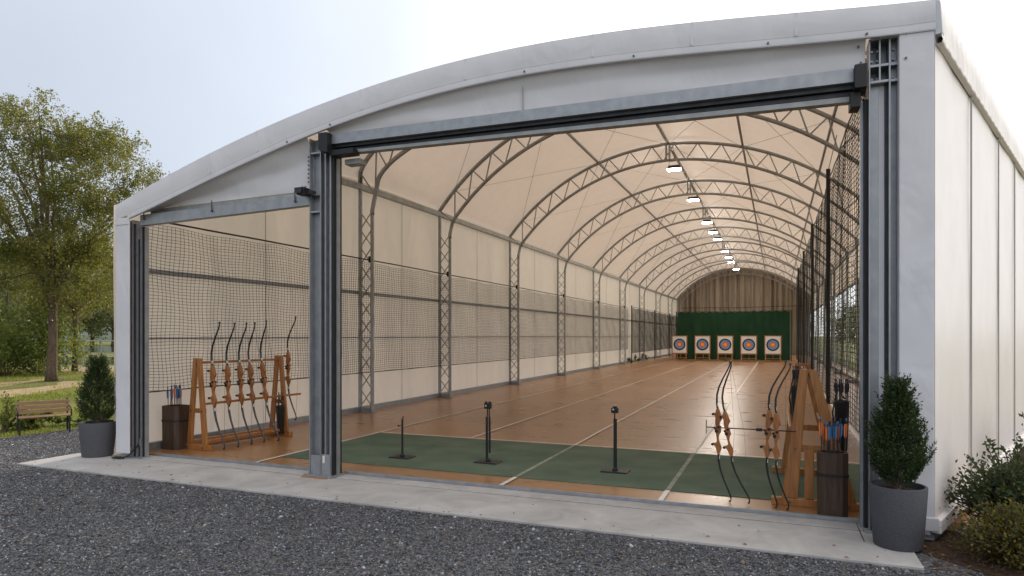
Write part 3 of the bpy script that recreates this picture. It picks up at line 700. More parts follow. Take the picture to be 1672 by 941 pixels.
nl = net('safety_net', 'sagging square-mesh black net stretched along the left wall beside the bows', XL+.32, Y0+.35, 46.4, 1.05, 3.92, .088, .0038, M['cord'], .012, 0, .035, cz=.056)
b = MB()
for Y in (TY[0],TY[1],TY[2],TY[3],TY[4],TY[5]): b = MB(); b.box(XL+.33,Y-.03,3.9,XL+.42,Y+.03,4.06); b.build('net_clip', M['black'], nl, world=True)
nd = net('dark_net', 'denser dark screen net along the left wall next to the targets', XL+.55, 46.6, 72.5, .75, 4.0, .14, .0085, M['cordd'], .008, 1, .06, cz=.05)
for Y in (46.5, 56, 64.4, 72.6): b = MB(); b.tube([(XL+.55,Y,0),(XL+.55,Y,4.15)], .04, 8); b.build('net_pole', M['black'], nd, world=True)
nr = net('tall_net', 'tall black dividing net on dark poles along the right side of the lanes', 1.44, 12.7, 56.5, .16, 6.55, .30, .0068, M['cordd'], .012, 2, .10, cz=.105)
for Y in (21.3, 30.6, 40.2, 50.0):
    b = MB(); b.tube([(1.40,Y,.0),(1.40,Y,6.9 if Y < 22 else 6.75)], .062, 10); b.tube([(1.40,Y,.0),(1.40,Y,.03)], .16, 12); b.build('net_pole', M['black'], nr, world=True)
b = MB(); b.tube([(1.40,21.3,6.85),(1.43,18.7,7.15)], .012, 4); b.build('guy_rope', M['black'], nr, world=True)

# ------------------------------------------------------------------ curtains
R = []; nx = 420
for k in range(9):
    t = k/8; row = []
    for i in range(nx+1):
        x = XL+.1+(XR-XL-.2)*i/nx; ztop = prof(73,x)-.03
        ph = x*8.5+2.2*math.sin(x*1.3)
        row.append((x, 73.45+.20*math.sin(ph+.8*math.sin(x*2.9))+.09*math.sin(x*15+2+1.2*math.sin(x*1.7))+.03*math.sin(ph*.5+t*2), .02+(ztop-.02)*t))
    R.append(row)
b = MB(); b.grid(R); cur = b.build('stage_curtain', M['beige'], smooth=True); tag(cur, 'tall beige pleated curtain filling the arched far end of the hall', 'curtain')
b = MB(); b.tube([(XL+.5,72.8,5.0),(-4,72.8,4.93),(XR-.5,72.8,5.05)], .03, 5); b.build('curtain_cable', M['black'], cur)
bx = thing('backstop_curtain', 'dark green backstop cloth hung right behind the row of targets', 'curtain', (-3.4,56,0))
R = []
XB0, XB1 = aty(1106,590,56)[0], aty(1290,590,56)[0]
for k in range(11):
    t = k/10; row = []
    for i in range(161):
        x = XB0+(XB1-XB0)*i/160
        row.append((x, 56+.05*math.sin(x*3.1+.6*math.sin(x*2))*(.35+.65*t)+.025*math.sin(x*8.5+t*3), .02+(3.92-.04*math.sin(x*5.5)**2)*t))
    R.append(row)
b = MB(); b.grid(R); b.build('cloth', M['grn'], bx, smooth=True, world=True)
b = MB(); b.tube([(XB0-.1,56,3.96),(XB1+.1,56,3.96)], .025, 6); b.tube([(XB0-.08,56,0),(XB0-.08,56,4.0)], .04, 8); b.tube([(XB1+.08,56,0),(XB1+.08,56,4.0)], .04, 8); b.build('frame', M['black'], bx, world=True)

# ------------------------------------------------------------------ targets
def target_proto():
    r = thing('archery_target', '', 'target', (0,0,0), 0, 'row of archery targets on wooden stands')
    w, z0, z1 = .61, .52, 2.0
    b = MB()
    b.box(-w,-.03,z0,-w+.07,.06,z1); b.box(w-.07,-.03,z0,w,.06,z1); b.box(-w+.07,-.03,z1-.07,w-.07,.06,z1); b.box(-w+.07,-.03,z0,w-.07,.06,z0+.09)
    b.build('frame', M['wood'], r)
    b = MB(); b.box(-w+.07,-.018,z0+.09,w-.07,.05,z1-.07); bd = b.build('board', M['white'], r)
    zc = 1.28
    def disc(r0, r1, y, m, nm):
        b = MB(); n = 48
        if r0 == 0: b.v += [(r1*math.cos(2*PI*i/n), y, zc+r1*math.sin(2*PI*i/n)) for i in range(n)]; b.face(*range(n))
        else:
            for i in range(n):
                a, c = 2*PI*i/n, 2*PI*(i+1)/n
                b.quad((r0*math.cos(a),y,zc+r0*math.sin(a)),(r0*math.cos(c),y,zc+r0*math.sin(c)),(r1*math.cos(c),y,zc+r1*math.sin(c)),(r1*math.cos(a),y,zc+r1*math.sin(a)))
        return b.build(nm, m, bd)
    disc(.36,.47,-.0235,M['ringk'],'black_ring'); disc(.215,.36,-.0235,M['ringb'],'blue_ring'); disc(.125,.215,-.0235,M['ringr'],'red_ring'); disc(0,.125,-.0235,M['ringy'],'gold_centre')
    for s_ in (-1,1):
        b = MB(); b.bar((s_*(w-.10),-.0,z0),(s_*(w-.06),-.06,0),.075,.06); b.build('leg', M['wood'], r)
    b = MB(); b.bar((0,.08,1.6),(0,.75,0),.07,.05); b.build('rear_leg', M['wood'], r)
    b = MB(); b.box(-w+.1,-.045,.2,w-.1,-.015,.25); b.build('stretcher', M['wood'], r)
    return r
tp_ = target_proto()
tl = ['leftmost target of the row, beside the dark side net','second target from the left, between the leftmost and the middle one','middle target of the row of five, on a wooden stand','fourth target from the left, right of the middle one','rightmost target of the row, nearest the tall net']
for i, px in enumerate((1109.5,1147,1184,1222.5,1262)):
    o = tp_ if i == 0 else copy_tree(tp_)
    o.location = (aty(px,590,53.6)[0], 53.6, 0); o['label'] = 'round archery face, '+tl[i]

# ------------------------------------------------------------------ bows
def bow_proto():
    r = thing('recurve_bow', '', 'bow', (0,0,0))
    H = 1.72
    up = [(.0,.655),(-.006,.70),(-.004,.76),(.012,.82),(.040,.88),(.072,.94),(.088,.975),(.090,1.0)]
    lo = [(.0,.345),(-.002,.29),(.010,.22),(.032,.15),(.058,.085),(.076,.035),(.078,.012),(.070,.0)]
    for pts in (up, lo):
        k = len(pts); fine = []
        for i in range(k-1):
            for j in range(3): fine.append((pts[i][0]+(pts[i+1][0]-pts[i][0])*j/3, pts[i][1]+(pts[i+1][1]-pts[i][1])*j/3))
        fine.append(pts[-1]); n = len(fine)
        b = MB(); b.tube([(x*H,0,z*H) for x,z in fine], [(.024-.011*i/(n-1))*.80 for i in range(n)], 8, True, .72, (0,1,0))
        # broad face is across the bow, thin in profile
        x,z = pts[-1]; b.tube([(x*H-.012,0,z*H),(x*H+.012,0,z*H)], .011, 6)
        b.build('limb', M['limb'], r, smooth=True)
    out = [(-.020,.660),(.014,.664),(.026,.640),(.046,.585),(.022,.565),(.014,.545),(.030,.520),(.034,.495),(.012,.475),(.004,.450),(.012,.425),(.030,.395),(.034,.375),(.012,.338),(-.016,.335),(-.030,.375),(-.050,.398),(-.046,.412),(-.018,.425),(-.020,.450),(-.026,.480),(-.034,.510),(-.026,.535),(-.034,.560),(-.030,.600),(-.040,.612),(-.036,.628),(-.024,.636)]
    b = MB(); b.prism([(x*1.06,-.021,z*H) for x,z in out], (0,.042,0)); o = b.build('riser', M['riser'], r); bevel(o,.008,2)
    for x,z in ((-.04,.622),(-.05,.405),(-.02,.52),(.012,.53)): b = MB(); b.tube([(x*1.2-.012,-.03,z*H),(x*1.2+.006,.03,z*H)], .016, 8); b.build('limb_bolt', M['black'], r)
    b = MB(); b.tube([(-.02,-.028,.5*H),(-.02,.028,.5*H)], .022, 8); b.build('sight', M['black'], r)
    b = MB(); b.tube([(.088*H,0,.985*H),(.0775*H+.055,0,.5*H),(.0765*H,0,.02*H)], .0018, 4); b.build('bowstring', M['string'], r)
    b = MB(); b.box(-.012,-.014,.672*H,.006,.014,.70*H); b.build('limb_mark', M['line'], r); b = MB(); b.box(-.006,-.014,.30*H,.012,.014,.325*H); b.build('limb_mark', M['line'], r)
    return r
bp0 = bow_proto()
bows = []
def put_bow(x, y, z, s_, lean, rz, lbl, grp):
    o = bp0 if not bows else copy_tree(bp0)
    o.location = (x,y,z); o.scale = (s_,s_,s_); o.rotation_euler = (0, lean, rz); o['label'] = lbl; o['group'] = grp; bows.append(o); return o
# left rack frame
LR = thing('bow_rack', 'long orange wooden A-frame bow rack by the left wall holding upright bows', 'rack', (-9.44,8.55,0), math.radians(-5))
def rack(root, Ln, sp0, sp1, Hh, rails, planks=.13, e0=.13, e1=.13):
    for y in (0, Ln):
        b = MB()
        for s_, sp in ((-1,sp0),(1,sp1)): b.bar((s_*.035,y,Hh),(s_*sp,y,.06),.05,planks*.9,up=(1,0,0)) if False else b.hexa([(s_*sp-planks/2,y-.025,.09),(s_*sp+planks/2,y-.025,.09),(s_*sp+planks/2,y+.025,.09),(s_*sp-planks/2,y+.025,.09),(s_*.045-.045,y-.025,Hh),(s_*.045+.045-.001*(s_<0),y-.025,Hh),(s_*.045+.045-.001*(s_<0),y+.025,Hh),(s_*.045-.045,y+.025,Hh)])
        o = b.build('end_frame', M['wood'], root); bevel(o,.006)
        b = MB(); b.box(-sp0-e0,y-.045,.0,sp1+e1,y+.045,.088); o2 = b.build('foot', M['wood'], o); bevel(o2,.006)
        b = MB(); zc = Hh*.42; f = lambda sp: .045+(sp-.045)*(1-(zc-.09)/(Hh-.09)); b.box(-f(sp0)-.02,y+.027,zc-.04,f(sp1)+.02,y+.052,zc+.04); b.build('cross_brace', M['wood'], o)
        for x,z in ((0,Hh-.1),(-f(sp0),zc),(f(sp1),zc),(-sp0,.045),(sp1,.045)): b = MB(); b.tube([(x,y-.062 if z < .1 else y-.034,z),(x,y-.02,z)], .013, 8); b.build('bolt', M['bolt'], o)
    for (x, z, w, h, e) in rails:
        b = MB(); b.box(x-w/2,-.0+.026,z-h/2,x+w/2,Ln-.026+e,z+h/2); o = b.build('rail', M['wood'], root); bevel(o,.005)
rack(LR, 1.85, .2, .2, 1.60, [(.0,1.52,.035,.045,0),(.16,.80,.03,.04,.45),(.14,.13,.09,.05,0),(-.14,.13,.09,.05,0),(.02,.05,.05,.04,0)], .11)
Lpos = [(344,354),(369,377),(388.5,399),(402,419.5),(419.5,443)]
names = ['first bow from the left','second bow from the left','third and middle bow','fourth bow from the left','fifth from the left, by the far frame']
Lb = [(354,733),(377,729.5),(399,725),(419.5,722.5),(443,720.5)]
Lt = [(344,527.6),(369,529),(388.5,529),(401.5,528.6),(419.5,525)]
for i in range(5):
    x, y = gnd(*Lb[i], .02)
    d = math.hypot(x*(-SA)+y*CA, 0); dep = x*(-SA)+y*CA
    hgt = (Lb[i][1]-Lt[i][1])*dep/FPX; lean = math.atan2((Lt[i][0]-Lb[i][0])*dep/FPX/.93, hgt)
    put_bow(x-.135*math.cos(0)*0, y, .02, hgt/1.72, lean-.012, math.radians(4), f'black limbed recurve bow on the left rack, {names[i]}', 'bows standing in the left rack')
x, y = gnd(458,707,.3); 
put_bow(-9.36, 10.78, .26, 2.12/1.72, math.radians(-1), math.radians(8), 'recurve bow standing apart behind the far end frame of the left rack', 'bows standing in the left rack')
# right rack
RR = thing('bow_rack', 'orange wooden A-frame bow rack seen end-on by the right door post', 'rack', (.34,8.36,0), 0)
rack(RR, 1.9, .20, .42, 1.60, [(.0,1.53,.05,.07,0),(-.19,.90,.035,.05,0),(.19,.90,.035,.05,0),(-.17,.13,.07,.06,0),(.36,.13,.07,.06,0)], .17, .20, .16)
b = MB(); b.box(-.04,-.022,.09,.06,.022,.66); o = b.build('centre_post', M['wood'], RR); bevel(o,.005)
b = MB(); b.tube([(-1.14,-.07,.88),(-.13,-.07,.88)], .007, 8); b.tube([(-1.14,-.07,.80),(-1.14,-.07,.97)], .006, 6); b.tube([(-.57,-.07,.88),(-.50,-.07,.88)], .02, 8); b.build('bow_bar', M['black'], RR)
Rb = [(1193,818),(1224,823),(1268,827),(1287,831)]
Rt = [(1191,590),(1196,592),(1280,588),(1289,594)]
rl = ['leftmost of the four, farthest from the frame','second from the left','third from the left','nearest to the wooden frame']
for i in range(4):
    x, y = gnd(*Rb[i], .02); dep = x*(-SA)+y*CA
    hgt = (Rb[i][1]-Rt[i][1])*dep/FPX; lean = math.atan2((Rt[i][0]-Rb[i][0])*dep/FPX/.93, hgt)
    off_ = (.078-.09)*hgt
    put_bow(x-.075*hgt, y, .012, hgt/1.72, lean-.01, math.radians([0,6,-4,3][i]), f'recurve bow before the right rack, {rl[i]}', 'bows standing before the right rack')

# ------------------------------------------------------------------ quivers and arrows
def octa(w, d, c=.06): return [(-w/2+c,-d/2),(w/2-c,-d/2),(w/2,-d/2+c),(w/2,d/2-c),(w/2-c,d/2),(-w/2+c,d/2),(-w/2,d/2-c),(-w/2,-d/2+c)]
def quiver(x, y, w, d, h, lbl, rz=0):
    r = thing('quiver_box', lbl, 'quiver', (x,y,0), rz)
    b = MB(); o = octa(w,d); i_ = octa(w-.05,d-.05,.05); n = 8
    b.v += [(p[0]*.97,p[1]*.97,0) for p in o]+[(*p,h) for p in o]+[(*p,h) for p in i_]+[(*p,.04) for p in i_]
    b.face(*range(7,-1,-1)); 
    for k in range(n):
        j = (k+1) % n
        for a in (0,8,16): b.face(a+k,a+j,a+8+j,a+8+k)
    b.face(*range(24,32))
    b.build('body', M['dwood'], r)
    b = MB(); oo = octa(w+.012,d+.012,.063); zb = h*.66
    b.v += [(*p,zb-.014) for p in oo]+[(*p,zb+.014) for p in oo]+[(*p,zb-.014) for p in i_]+[(*p,zb+.014) for p in i_]
    for k in range(n):
        j = (k+1) % n; b.face(k,j,8+j,8+k); b.face(8+k,8+j,24+j,24+k); b.face(j,k,16+k,16+j)
    b.build('band', M['black'], r)
    return r
q1 = gnd(278,733.5); quiver(q1[0]+.02, q1[1]+.1, .40, .34, .76, 'dark wooden arrow box standing on the floor at the left end of the left rack')
q2 = gnd(1356,846); quiver(q2[0]+.02, q2[1]+.04, .31, .22, .72, 'dark wooden arrow box in front of the right rack by the door post')
def arrow_proto(fl, sh=None):
    r = thing('arrow', '', 'arrow', (0,0,0))
    b = MB(); b.tube([(0,0,0),(0,0,.86)], .0055, 6); b.build('shaft', sh or M['shaft'], r)
    b = MB()
    for k in range(3):
        a = 2*PI*k/3+.4; c, s_ = math.cos(a), math.sin(a)
        P = lambda rr, z, e: (c*rr-s_*e, s_*rr+c*e, z)
        pr_ = [(.004,.69),(.017,.72),(.020,.80),(.014,.83),(.004,.83)]
        b.prism([P(rr,z,-.0015) for rr,z in pr_], (-s_*.003,c*.003,0))
    b.build('fletching', fl, r)
    b = MB(); b.tube([(0,0,.861),(0,0,.885)], .008, 6); b.build('nock', M['fl_b'] if fl is M['fl_o'] else M['fl_k'], r)
    return r
AP = {'orange': arrow_proto(M['fl_o']), 'blue': arrow_proto(M['fl_b']), 'dark': arrow_proto(M['fl_k'], M['shaft'])}
used = {k: False for k in AP}
def arrow(kind, x, y, z, tx, ty, s_, lbl, grp):
    o = copy_tree(AP[kind]) if used[kind] else AP[kind]; used[kind] = True
    o.location = (x,y,z); o.rotation_euler = (tx,ty,random.uniform(0,6)); o.scale = (s_,s_,s_); o['label'] = lbl; o['group'] = grp
for i in range(13):
    k = ['orange','blue','orange','dark','blue'][i % 5]; a = (i % 7-3)/3; c = -.5+(i//7)
    arrow(k, q1[0]+.02+a*.12, q1[1]+.1+c*.14, .08, c*.04+random.uniform(-.04,.04), a*.05+random.uniform(-.03,.03), random.uniform(1.12,1.20), f'{k} fletched arrow standing in the dark box at the left rack', f'{k} fletched arrows in the left box')
for i in range(12):
    k = ['orange','orange','blue','orange','blue'][i % 5] if i % 4 != 3 else 'blue'; a = (i % 6-2.5)/2.5; c = -.5+(i//6)
    arrow(k, q2[0]+.02+a*.095, q2[1]+.04+c*.08, .1, c*.02+random.uniform(-.03,.03), a*.05+random.uniform(-.02,.02), random.uniform(1.06,1.16), f'{k} fletched arrow standing in the dark box at the right rack', f'{k} fletched arrows in the right box')
# black tube quivers hanging in the racks
def tubeq(x, y, z, lbl, rz=0, tilt=.06, n=6, grp='', hh=.62):
    r = thing('black_quiver', lbl, 'quiver', (x,y,z), rz); r.rotation_euler = (tilt,0,rz)
    b = MB(); b.lathe([(.055,0),(.062,.02),(.082,hh-.02),(.085,hh),(.075,hh),(.06,.05)], 14, cap=False); b.lathe([(.0,.001),(.055,.0)], 14, cap=False); b.build('tube', M['black'], r, smooth=True)
    b = MB(); b.tube([(-.07,.03,hh*.4),(-.10,.03,hh*.75),(-.05,.03,hh+.14),(.03,.03,hh+.02)], .010, 5); b.build('strap', M['black'], r)
    for i in range(n):
        a = 2*PI*i/n
        arrow('dark', x+.04*math.cos(a), y+.04*math.sin(a), z+.06, tilt*.6+.03*math.sin(a), .03*math.cos(a), (hh+.2)/.885, lbl.split(' hanging')[0].replace('black tube quiver','dark arrow held in the black tube quiver')+' '+grp, 'dark arrows in the quiver '+grp)
tubeq(-9.14,10.28,.06,'black tube quiver hanging inside the far frame of the left rack', 0, .03, 5, 'at the left rack far frame', .55)
tubeq(.25,9.3,.72,'black tube quiver hanging high on the left side of the right rack', 0, .05, 7, 'high on the right rack', .62)
tubeq(.72,8.72,.62,'black tube quiver hanging behind the arrow box on the right rack', 0, .04, 7, 'behind the right arrow box', .60)

# ------------------------------------------------------------------ lane stands
def base_plate(r, w=.22):
    b = MB(); b.hexa([(-w,-w*.72,.01),(w,-w*.72,.01),(w,w*.72,.01),(-w,w*.72,.01),(-w*.94,-w*.66,.03),(w*.94,-w*.66,.03),(w*.94,w*.66,.03),(-w*.94,w*.66,.03)]); o = b.build('base', M['black'], r); bevel(o,.01)
    b = MB(); b.lathe([(.045,.029),(.035,.05),(.024,.075)], 14); b.build('collar', M['black'], r, smooth=True)
x,y = gnd(657,747,.01); r = thing('floor_stand', 'thinnest and shortest black floor stand on the green mat, leftmost', 'stand', (x,y,0)); base_plate(r,.19)
b = MB(); b.tube([(0,0,.03),(0,0,.63)], .017, 8); b.build('pole', M['black'], r); b = MB(); b.tube([(-.07,0,.52),(0,0,.52)], .008, 6); b.tube([(-.075,0,.505),(-.075,0,.535)], .014, 6); b.build('hook', M['black'], r); b = MB(); b.tube([(.004,0,.62),(.016,0,.68)], .01, 5); b.build('tip', M['black'], r)
x,y = gnd(797,755,.01); r = thing('floor_stand', 'black floor stand with twin uprights and clamp head, middle of three', 'stand', (x,y,0)); base_plate(r,.2)
b = MB(); b.tube([(-.022,0,.03),(-.022,0,.72)], .020, 8); b.build('pole', M['black'], r); b = MB(); b.tube([(.026,0,.16),(.026,0,.72)], .016, 8); b.build('side_pole', M['black'], r)
b = MB(); b.tube([(-.012,0,.72),(-.012,0,.86)], .010, 6); b.build('rod', M['black'], r); b = MB(); b.tube([(.02,0,.72),(.02,0,.86)], .010, 6); b.build('rod', M['black'], r)
b = MB(); b.box(-.055,-.04,.85,.05,.04,.945); b.box(-.05,-.03,.945,-.02,.03,.965); b.box(.015,-.03,.945,.045,.03,.965); o = b.build('clamp_head', M['black'], r); bevel(o,.01); b = MB(); b.tube([(-.02,-.041,.90),(-.02,-.052,.90)], .012, 8); b.build('knob', M['line'], o)
x,y = gnd(1004.5,770,.01); r = thing('floor_stand', 'black floor stand with single round clamp head, rightmost on the mat', 'stand', (x,y,0)); base_plate(r,.2)
b = MB(); b.tube([(0,0,.03),(0,0,.78)], .026, 10); b.build('pole', M['black'], r); b = MB(); b.tube([(-.008,0,.78),(-.008,0,.88)], .011, 6); b.build('rod', M['black'], r)
b = MB(); b.box(-.055,-.035,.865,.045,.035,.945); b.box(-.03,-.03,.945,.03,.03,.965); o = b.build('clamp_head', M['black'], r); bevel(o,.012); b = MB(); b.tube([(-.02,-.036,.92),(-.02,-.046,.92)], .012, 8); b.build('knob', M['line'], o); b = MB(); b.tube([(.01,0,.96),(.01,0,.985)], .006, 6); b.build('pin', M['line'], o)

# security light on the middle post
x, z = aty(499,315,Y0-.12); r = thing('security_light', 'small black wall light bracketed to the middle door post', 'light', (x,Y0-.12,z))
b = MB(); b.hexa([(-.08,-.1,-.04),(.06,-.1,-.06),(.06,.03,-.06),(-.08,.03,-.04),(-.1,-.13,.055),(.065,-.13,.055),(.065,.03,.055),(-.1,.03,.055)]); o = b.build('housing', M['black'], r); bevel(o,.008)
b = MB(); b.box(-.085,-.135,-.025,.03,-.123,.035); b.build('glass', M['darkst'], r)
b = MB(); b.box(.066,-.03,-.03,.10,.1,.03); b.build('bracket', M['bolt'], r)
for q in (-.03,.02): b = MB(); b.tube([(q,-.03,.055),(q,-.03,.085)], .012, 6); b.build('bolt', M['bolt'], r)

# cable at the left corner
x, y = gnd(196,748); b = MB(); b.tube([(x-.05,y-.1,.02),(x+.05,y-.14,.03),(x+.17,y-.13,.025),(x+.25,y-.05,.06),(x+.3,y+.1,.22)], .012, 6); b.tube([(x-.06,y-.04,.02),(x+.1,y-.05,.03),(x+.2,y-.09,.02)], .011, 6)
tag(b.build('ground_cable', M['black'], smooth=True), 'short black cable curling at the foot of the left corner', 'cable')

# ------------------------------------------------------------------ vegetation
def leaves(C, size, aspect=.5, up=.2, name='foliage', m=None, parent=None, nrm=None, dirs=None):
    """many small folded leaves round the points C (n,3)"""
    n = len(C)
    if dirs is None: D = rng.normal(size=(n,3)); D[:,2] += up
    else: D = dirs + rng.normal(size=(n,3))*.55
    D /= np.linalg.norm(D,axis=1)[:,None]
    S = np.cross(D, rng.normal(size=(n,3))); S /= np.linalg.norm(S,axis=1)[:,None]
    Nn = np.cross(D,S)
    s = (size*rng.uniform(.6,1.3,size=n))[:,None]
    V = np.empty((n,4,3)); V[:,0] = C; V[:,1] = C+D*s*.5+S*s*aspect*.5+Nn*s*.08; V[:,2] = C+D*s; V[:,3] = C+D*s*.5-S*s*aspect*.5+Nn*s*.08
    me = bpy.data.meshes.new(name); me.vertices.add(n*4); me.vertices.foreach_set('co', V.reshape(-1))
    me.loops.add(n*4); me.loops.foreach_set('vertex_index', np.arange(n*4,dtype=np.int32))
    me.polygons.add(n); me.polygons.foreach_set('loop_start', np.arange(0,n*4,4,dtype=np.int32)); me.polygons.foreach_set('loop_total', np.full(n,4,dtype=np.int32))
    me.materials.append(m); me.update(calc_edges=True)
    o = bpy.data.objects.new(name, me); COL.objects.link(o)
    if parent: o.parent = parent
    return o
def tree(x, y, H, cr, zc0, tr, lbl, n_cl=150, per=230, lsize=.11, m='leafA', cat='tree', grp=None, name='tree', limbs=9, seed=1, sig=.42, lean=0.0):
    rd = random.Random(seed); rg = np.random.default_rng(seed)
    r = thing(name, lbl, cat, (x,y,0), 0, grp)
    b = MB(); zc1 = H; hc = (zc1-zc0)/2; mid = (zc1+zc0)/2
    fork = zc0+.12*(H-zc0)
    trunk = [(0,0,-.1),(0.02,0,.4),(.05+lean*.2,.03,fork*.5),(lean*.5,.05,fork)]
    b.tube(trunk, [tr*1.5,tr*1.1,tr*.92,tr*.8], 12)
    tips = []
    nodes = []
    for i in range(limbs):
        a = 2*PI*i/limbs+rd.uniform(-.3,.3); sp = rd.uniform(.35,.85) if i else .08; 
        e = Vector((math.cos(a)*cr*sp*.85+lean, math.sin(a)*cr*sp*.85, mid+hc*rd.uniform(.1,.72) if sp < .65 else mid+hc*rd.uniform(-.35,.4)))
        st = Vector((lean*.5,.05,fork*rd.uniform(.72,1.0))); c = Vector((st.x+.30*(e.x-st.x), st.y+.30*(e.y-st.y), st.z+.55*(e.z-st.z)))
        pts = []
        for k in range(9):
            t = k/8; p = st*(1-t)**2+c*2*t*(1-t)+e*t*t; pts.append(p+Vector((rd.uniform(-1,1),rd.uniform(-1,1),rd.uniform(-1,1)))*.03*cr*t)
        b.tube(pts, [tr*.55*(1-t/8)**.9+.014 for t in range(9)], 7, False); nodes += pts[2:]
    C = []; 
    NP = np.array([tuple(p) for p in nodes])
    k = 0
    while k < n_cl:
        v = rg.normal(size=3); v /= np.linalg.norm(v); rr = rg.uniform(.25,1.0)**.55
        z = mid+v[2]*hc*rr*.98
        prof_ = 1.0 if z < mid else 1-.25*((z-mid)/hc)
        lump = 1+.16*math.sin(3*math.atan2(v[1],v[0])+seed)+.12*math.sin(5*v[2]+seed*2)
        p = np.array([v[0]*cr*rr*prof_*lump+lean, v[1]*cr*rr*prof_*lump, z])
        j = int(np.argmin(((NP-p)**2*np.array([1,1,1.6])).sum(1))); q = NP[j]
        d = p-q; L_ = np.linalg.norm(d)
        if L_ > cr*.75: continue
        mpt = q+d*.5+np.array([0,0,-.12*L_])+rg.normal(size=3)*.05*L_
        b.tube([q,q+(mpt-q)*.5,mpt,p], [.022*H/13,.018*H/13,.014*H/13,.006*H/13], 5, False)
        dirv = d/max(L_,.01)
        m_ = int(per*rg.uniform(.6,1.3)); g = rg.normal(size=(m_,3))*sig*rg.uniform(.75,1.2); g += np.outer(rg.normal(size=m_)*sig*.7, dirv)
        # sprigs: pull leaves towards a few twig lines for a fringed outline
        tw = rg.normal(size=(6,3)); tw[:,2] += .75; tw /= np.linalg.norm(tw,axis=1)[:,None]; idx = rg.integers(0,6,m_)
        along = tw[idx]*(rg.uniform(.1,1.0,m_)*sig*2.3)[:,None]+rg.normal(size=(m_,3))*sig*.16
        pick = rg.uniform(size=m_) < .62; g[pick] = along[pick]; gl = np.linalg.norm(g,axis=1); g *= np.minimum(1, sig*2.0/np.maximum(gl,1e-6))[:,None]
        C.append(p+g); k += 1
    b.build('trunk', M['bark'], r, smooth=True)
    leaves(np.concatenate(C), lsize, .55, .1, 'crown', M[m], r)
    return r
tx, ty = gnd(84,622); tree(tx, ty, 12.9, 4.5, 3.0, .19, 'large broad-leaved tree with golden green crown and thick trunk left of the hall', 205, 520, .10, 'leafA', limbs=12, seed=3, sig=.43)
tx, ty = gnd(118,607); tree(tx+.2, ty, 8.2, 3.3, 2.6, .13, 'slimmer young tree with yellow green leaves behind the large tree', 75, 260, .11, 'leafA', limbs=7, seed=5, sig=.42)

def bush(x, y, w, h, lbl, m='leafB', n=5000, lsize=.12, seed=1, cat='bush', grp=None, name='bush', d=None):
    rg = np.random.default_rng(seed); r = thing(name, lbl, cat, (x,y,0), 0, grp); d = d or w
    b = MB(); C = []
    ncl = max(14, n//130)
    for i in range(ncl):
        a = rg.uniform(0,2*PI); rr = rg.uniform(0,1)**.5; z = h*(1-rr**2.2*.75)*rg.uniform(.25,1.0)
        p = np.array([math.cos(a)*w/2*rr, math.sin(a)*d/2*rr, z])
        if i % 2 == 0: b.tube([(p[0]*.12,p[1]*.12,-.02),(p[0]*.55,p[1]*.55,z*.6),tuple(p)], [.03,.02,.008], 5, False)
        k = int(n/ncl*rg.uniform(.6,1.4)); tw = rg.normal(size=(6,3)); tw[:,2] += .9; tw /= np.linalg.norm(tw,axis=1)[:,None]
        C.append(p+tw[rg.integers(0,6,k)]*(rg.uniform(0,1,k)*h*.26)[:,None]+rg.normal(size=(k,3))*h*.06)
    b.build('stem', M['bark'], r); P = np.concatenate(C); P[:,2] = np.maximum(P[:,2], .02)
    leaves(P, lsize, .55, .3, 'foliage', M[m], r); return r
for i,(px,py,w,h,lb) in enumerate(((-75,612,6,4.6,'large dark bush at the far left edge'),(12,613,4.2,3.0,'rounded green bush left of the large trunk'),(62,611,4.0,3.6,'tall leafy bush just behind the large trunk'))):
    x,y = gnd(px,py); bush(x, y, w, h, lb, 'leafB', 5200, .16, 20+i, grp='bushes by the large tree')
for i,(px,py,w,h,lb) in enumerate(((2,706,1.0,.62,'low wispy shrub beside the left end of the bench'),(52,700,.8,.36,'low tuft of green behind the bench seat'),(72,697,.8,.34,'low grassy tuft behind the right half of the bench'),(143,693,.9,.3,'low green tuft between bench and potted conifer'))):
    x,y = gnd(px,py); bush(x-.15, y+.1, w, h, lb, 'leafB', 1500, .06, 40+i, grp='low tufts around the bench')
# distant trees on the left shore and right of the hall
k = 0
for i,(px,z,H,cr) in enumerate(((-60,75,14,7),(10,82,13,7),(70,95,15,8),(118,120,13,7),(150,135,14,8),(185,128,15,8),(225,140,16,9),(270,130,14,8),(40,120,17,9))):
    r_ = ray(px); tree(r_[0]*z, r_[1]*z, H, cr, 1.2, .35, 'distant green tree on the far shore beyond the pond', 42, 110, .5, 'leafF', name='distant_tree', grp='distant trees beyond the pond', limbs=6, seed=60+i, sig=.95)
rt = [(8.8,58,4.2,2.6),(10.5,76,5.2,3.2),(9.5,92,5.6,3.6),(15,86,6.5,4.2),(17,108,7.5,5),(12,118,7.5,5),(22,100,8,5),(24,130,9,6),(13.5,70,4.6,2.6)]
for i,(x,y,H,cr) in enumerate(rt):
    tree(x, y, H, cr, .5, .14, 'green tree outside the right wall, seen through the net and windows', 44, 120, .26, 'leafF', name='outside_tree', grp='trees outside the right windows', limbs=6, seed=80+i, sig=.5)

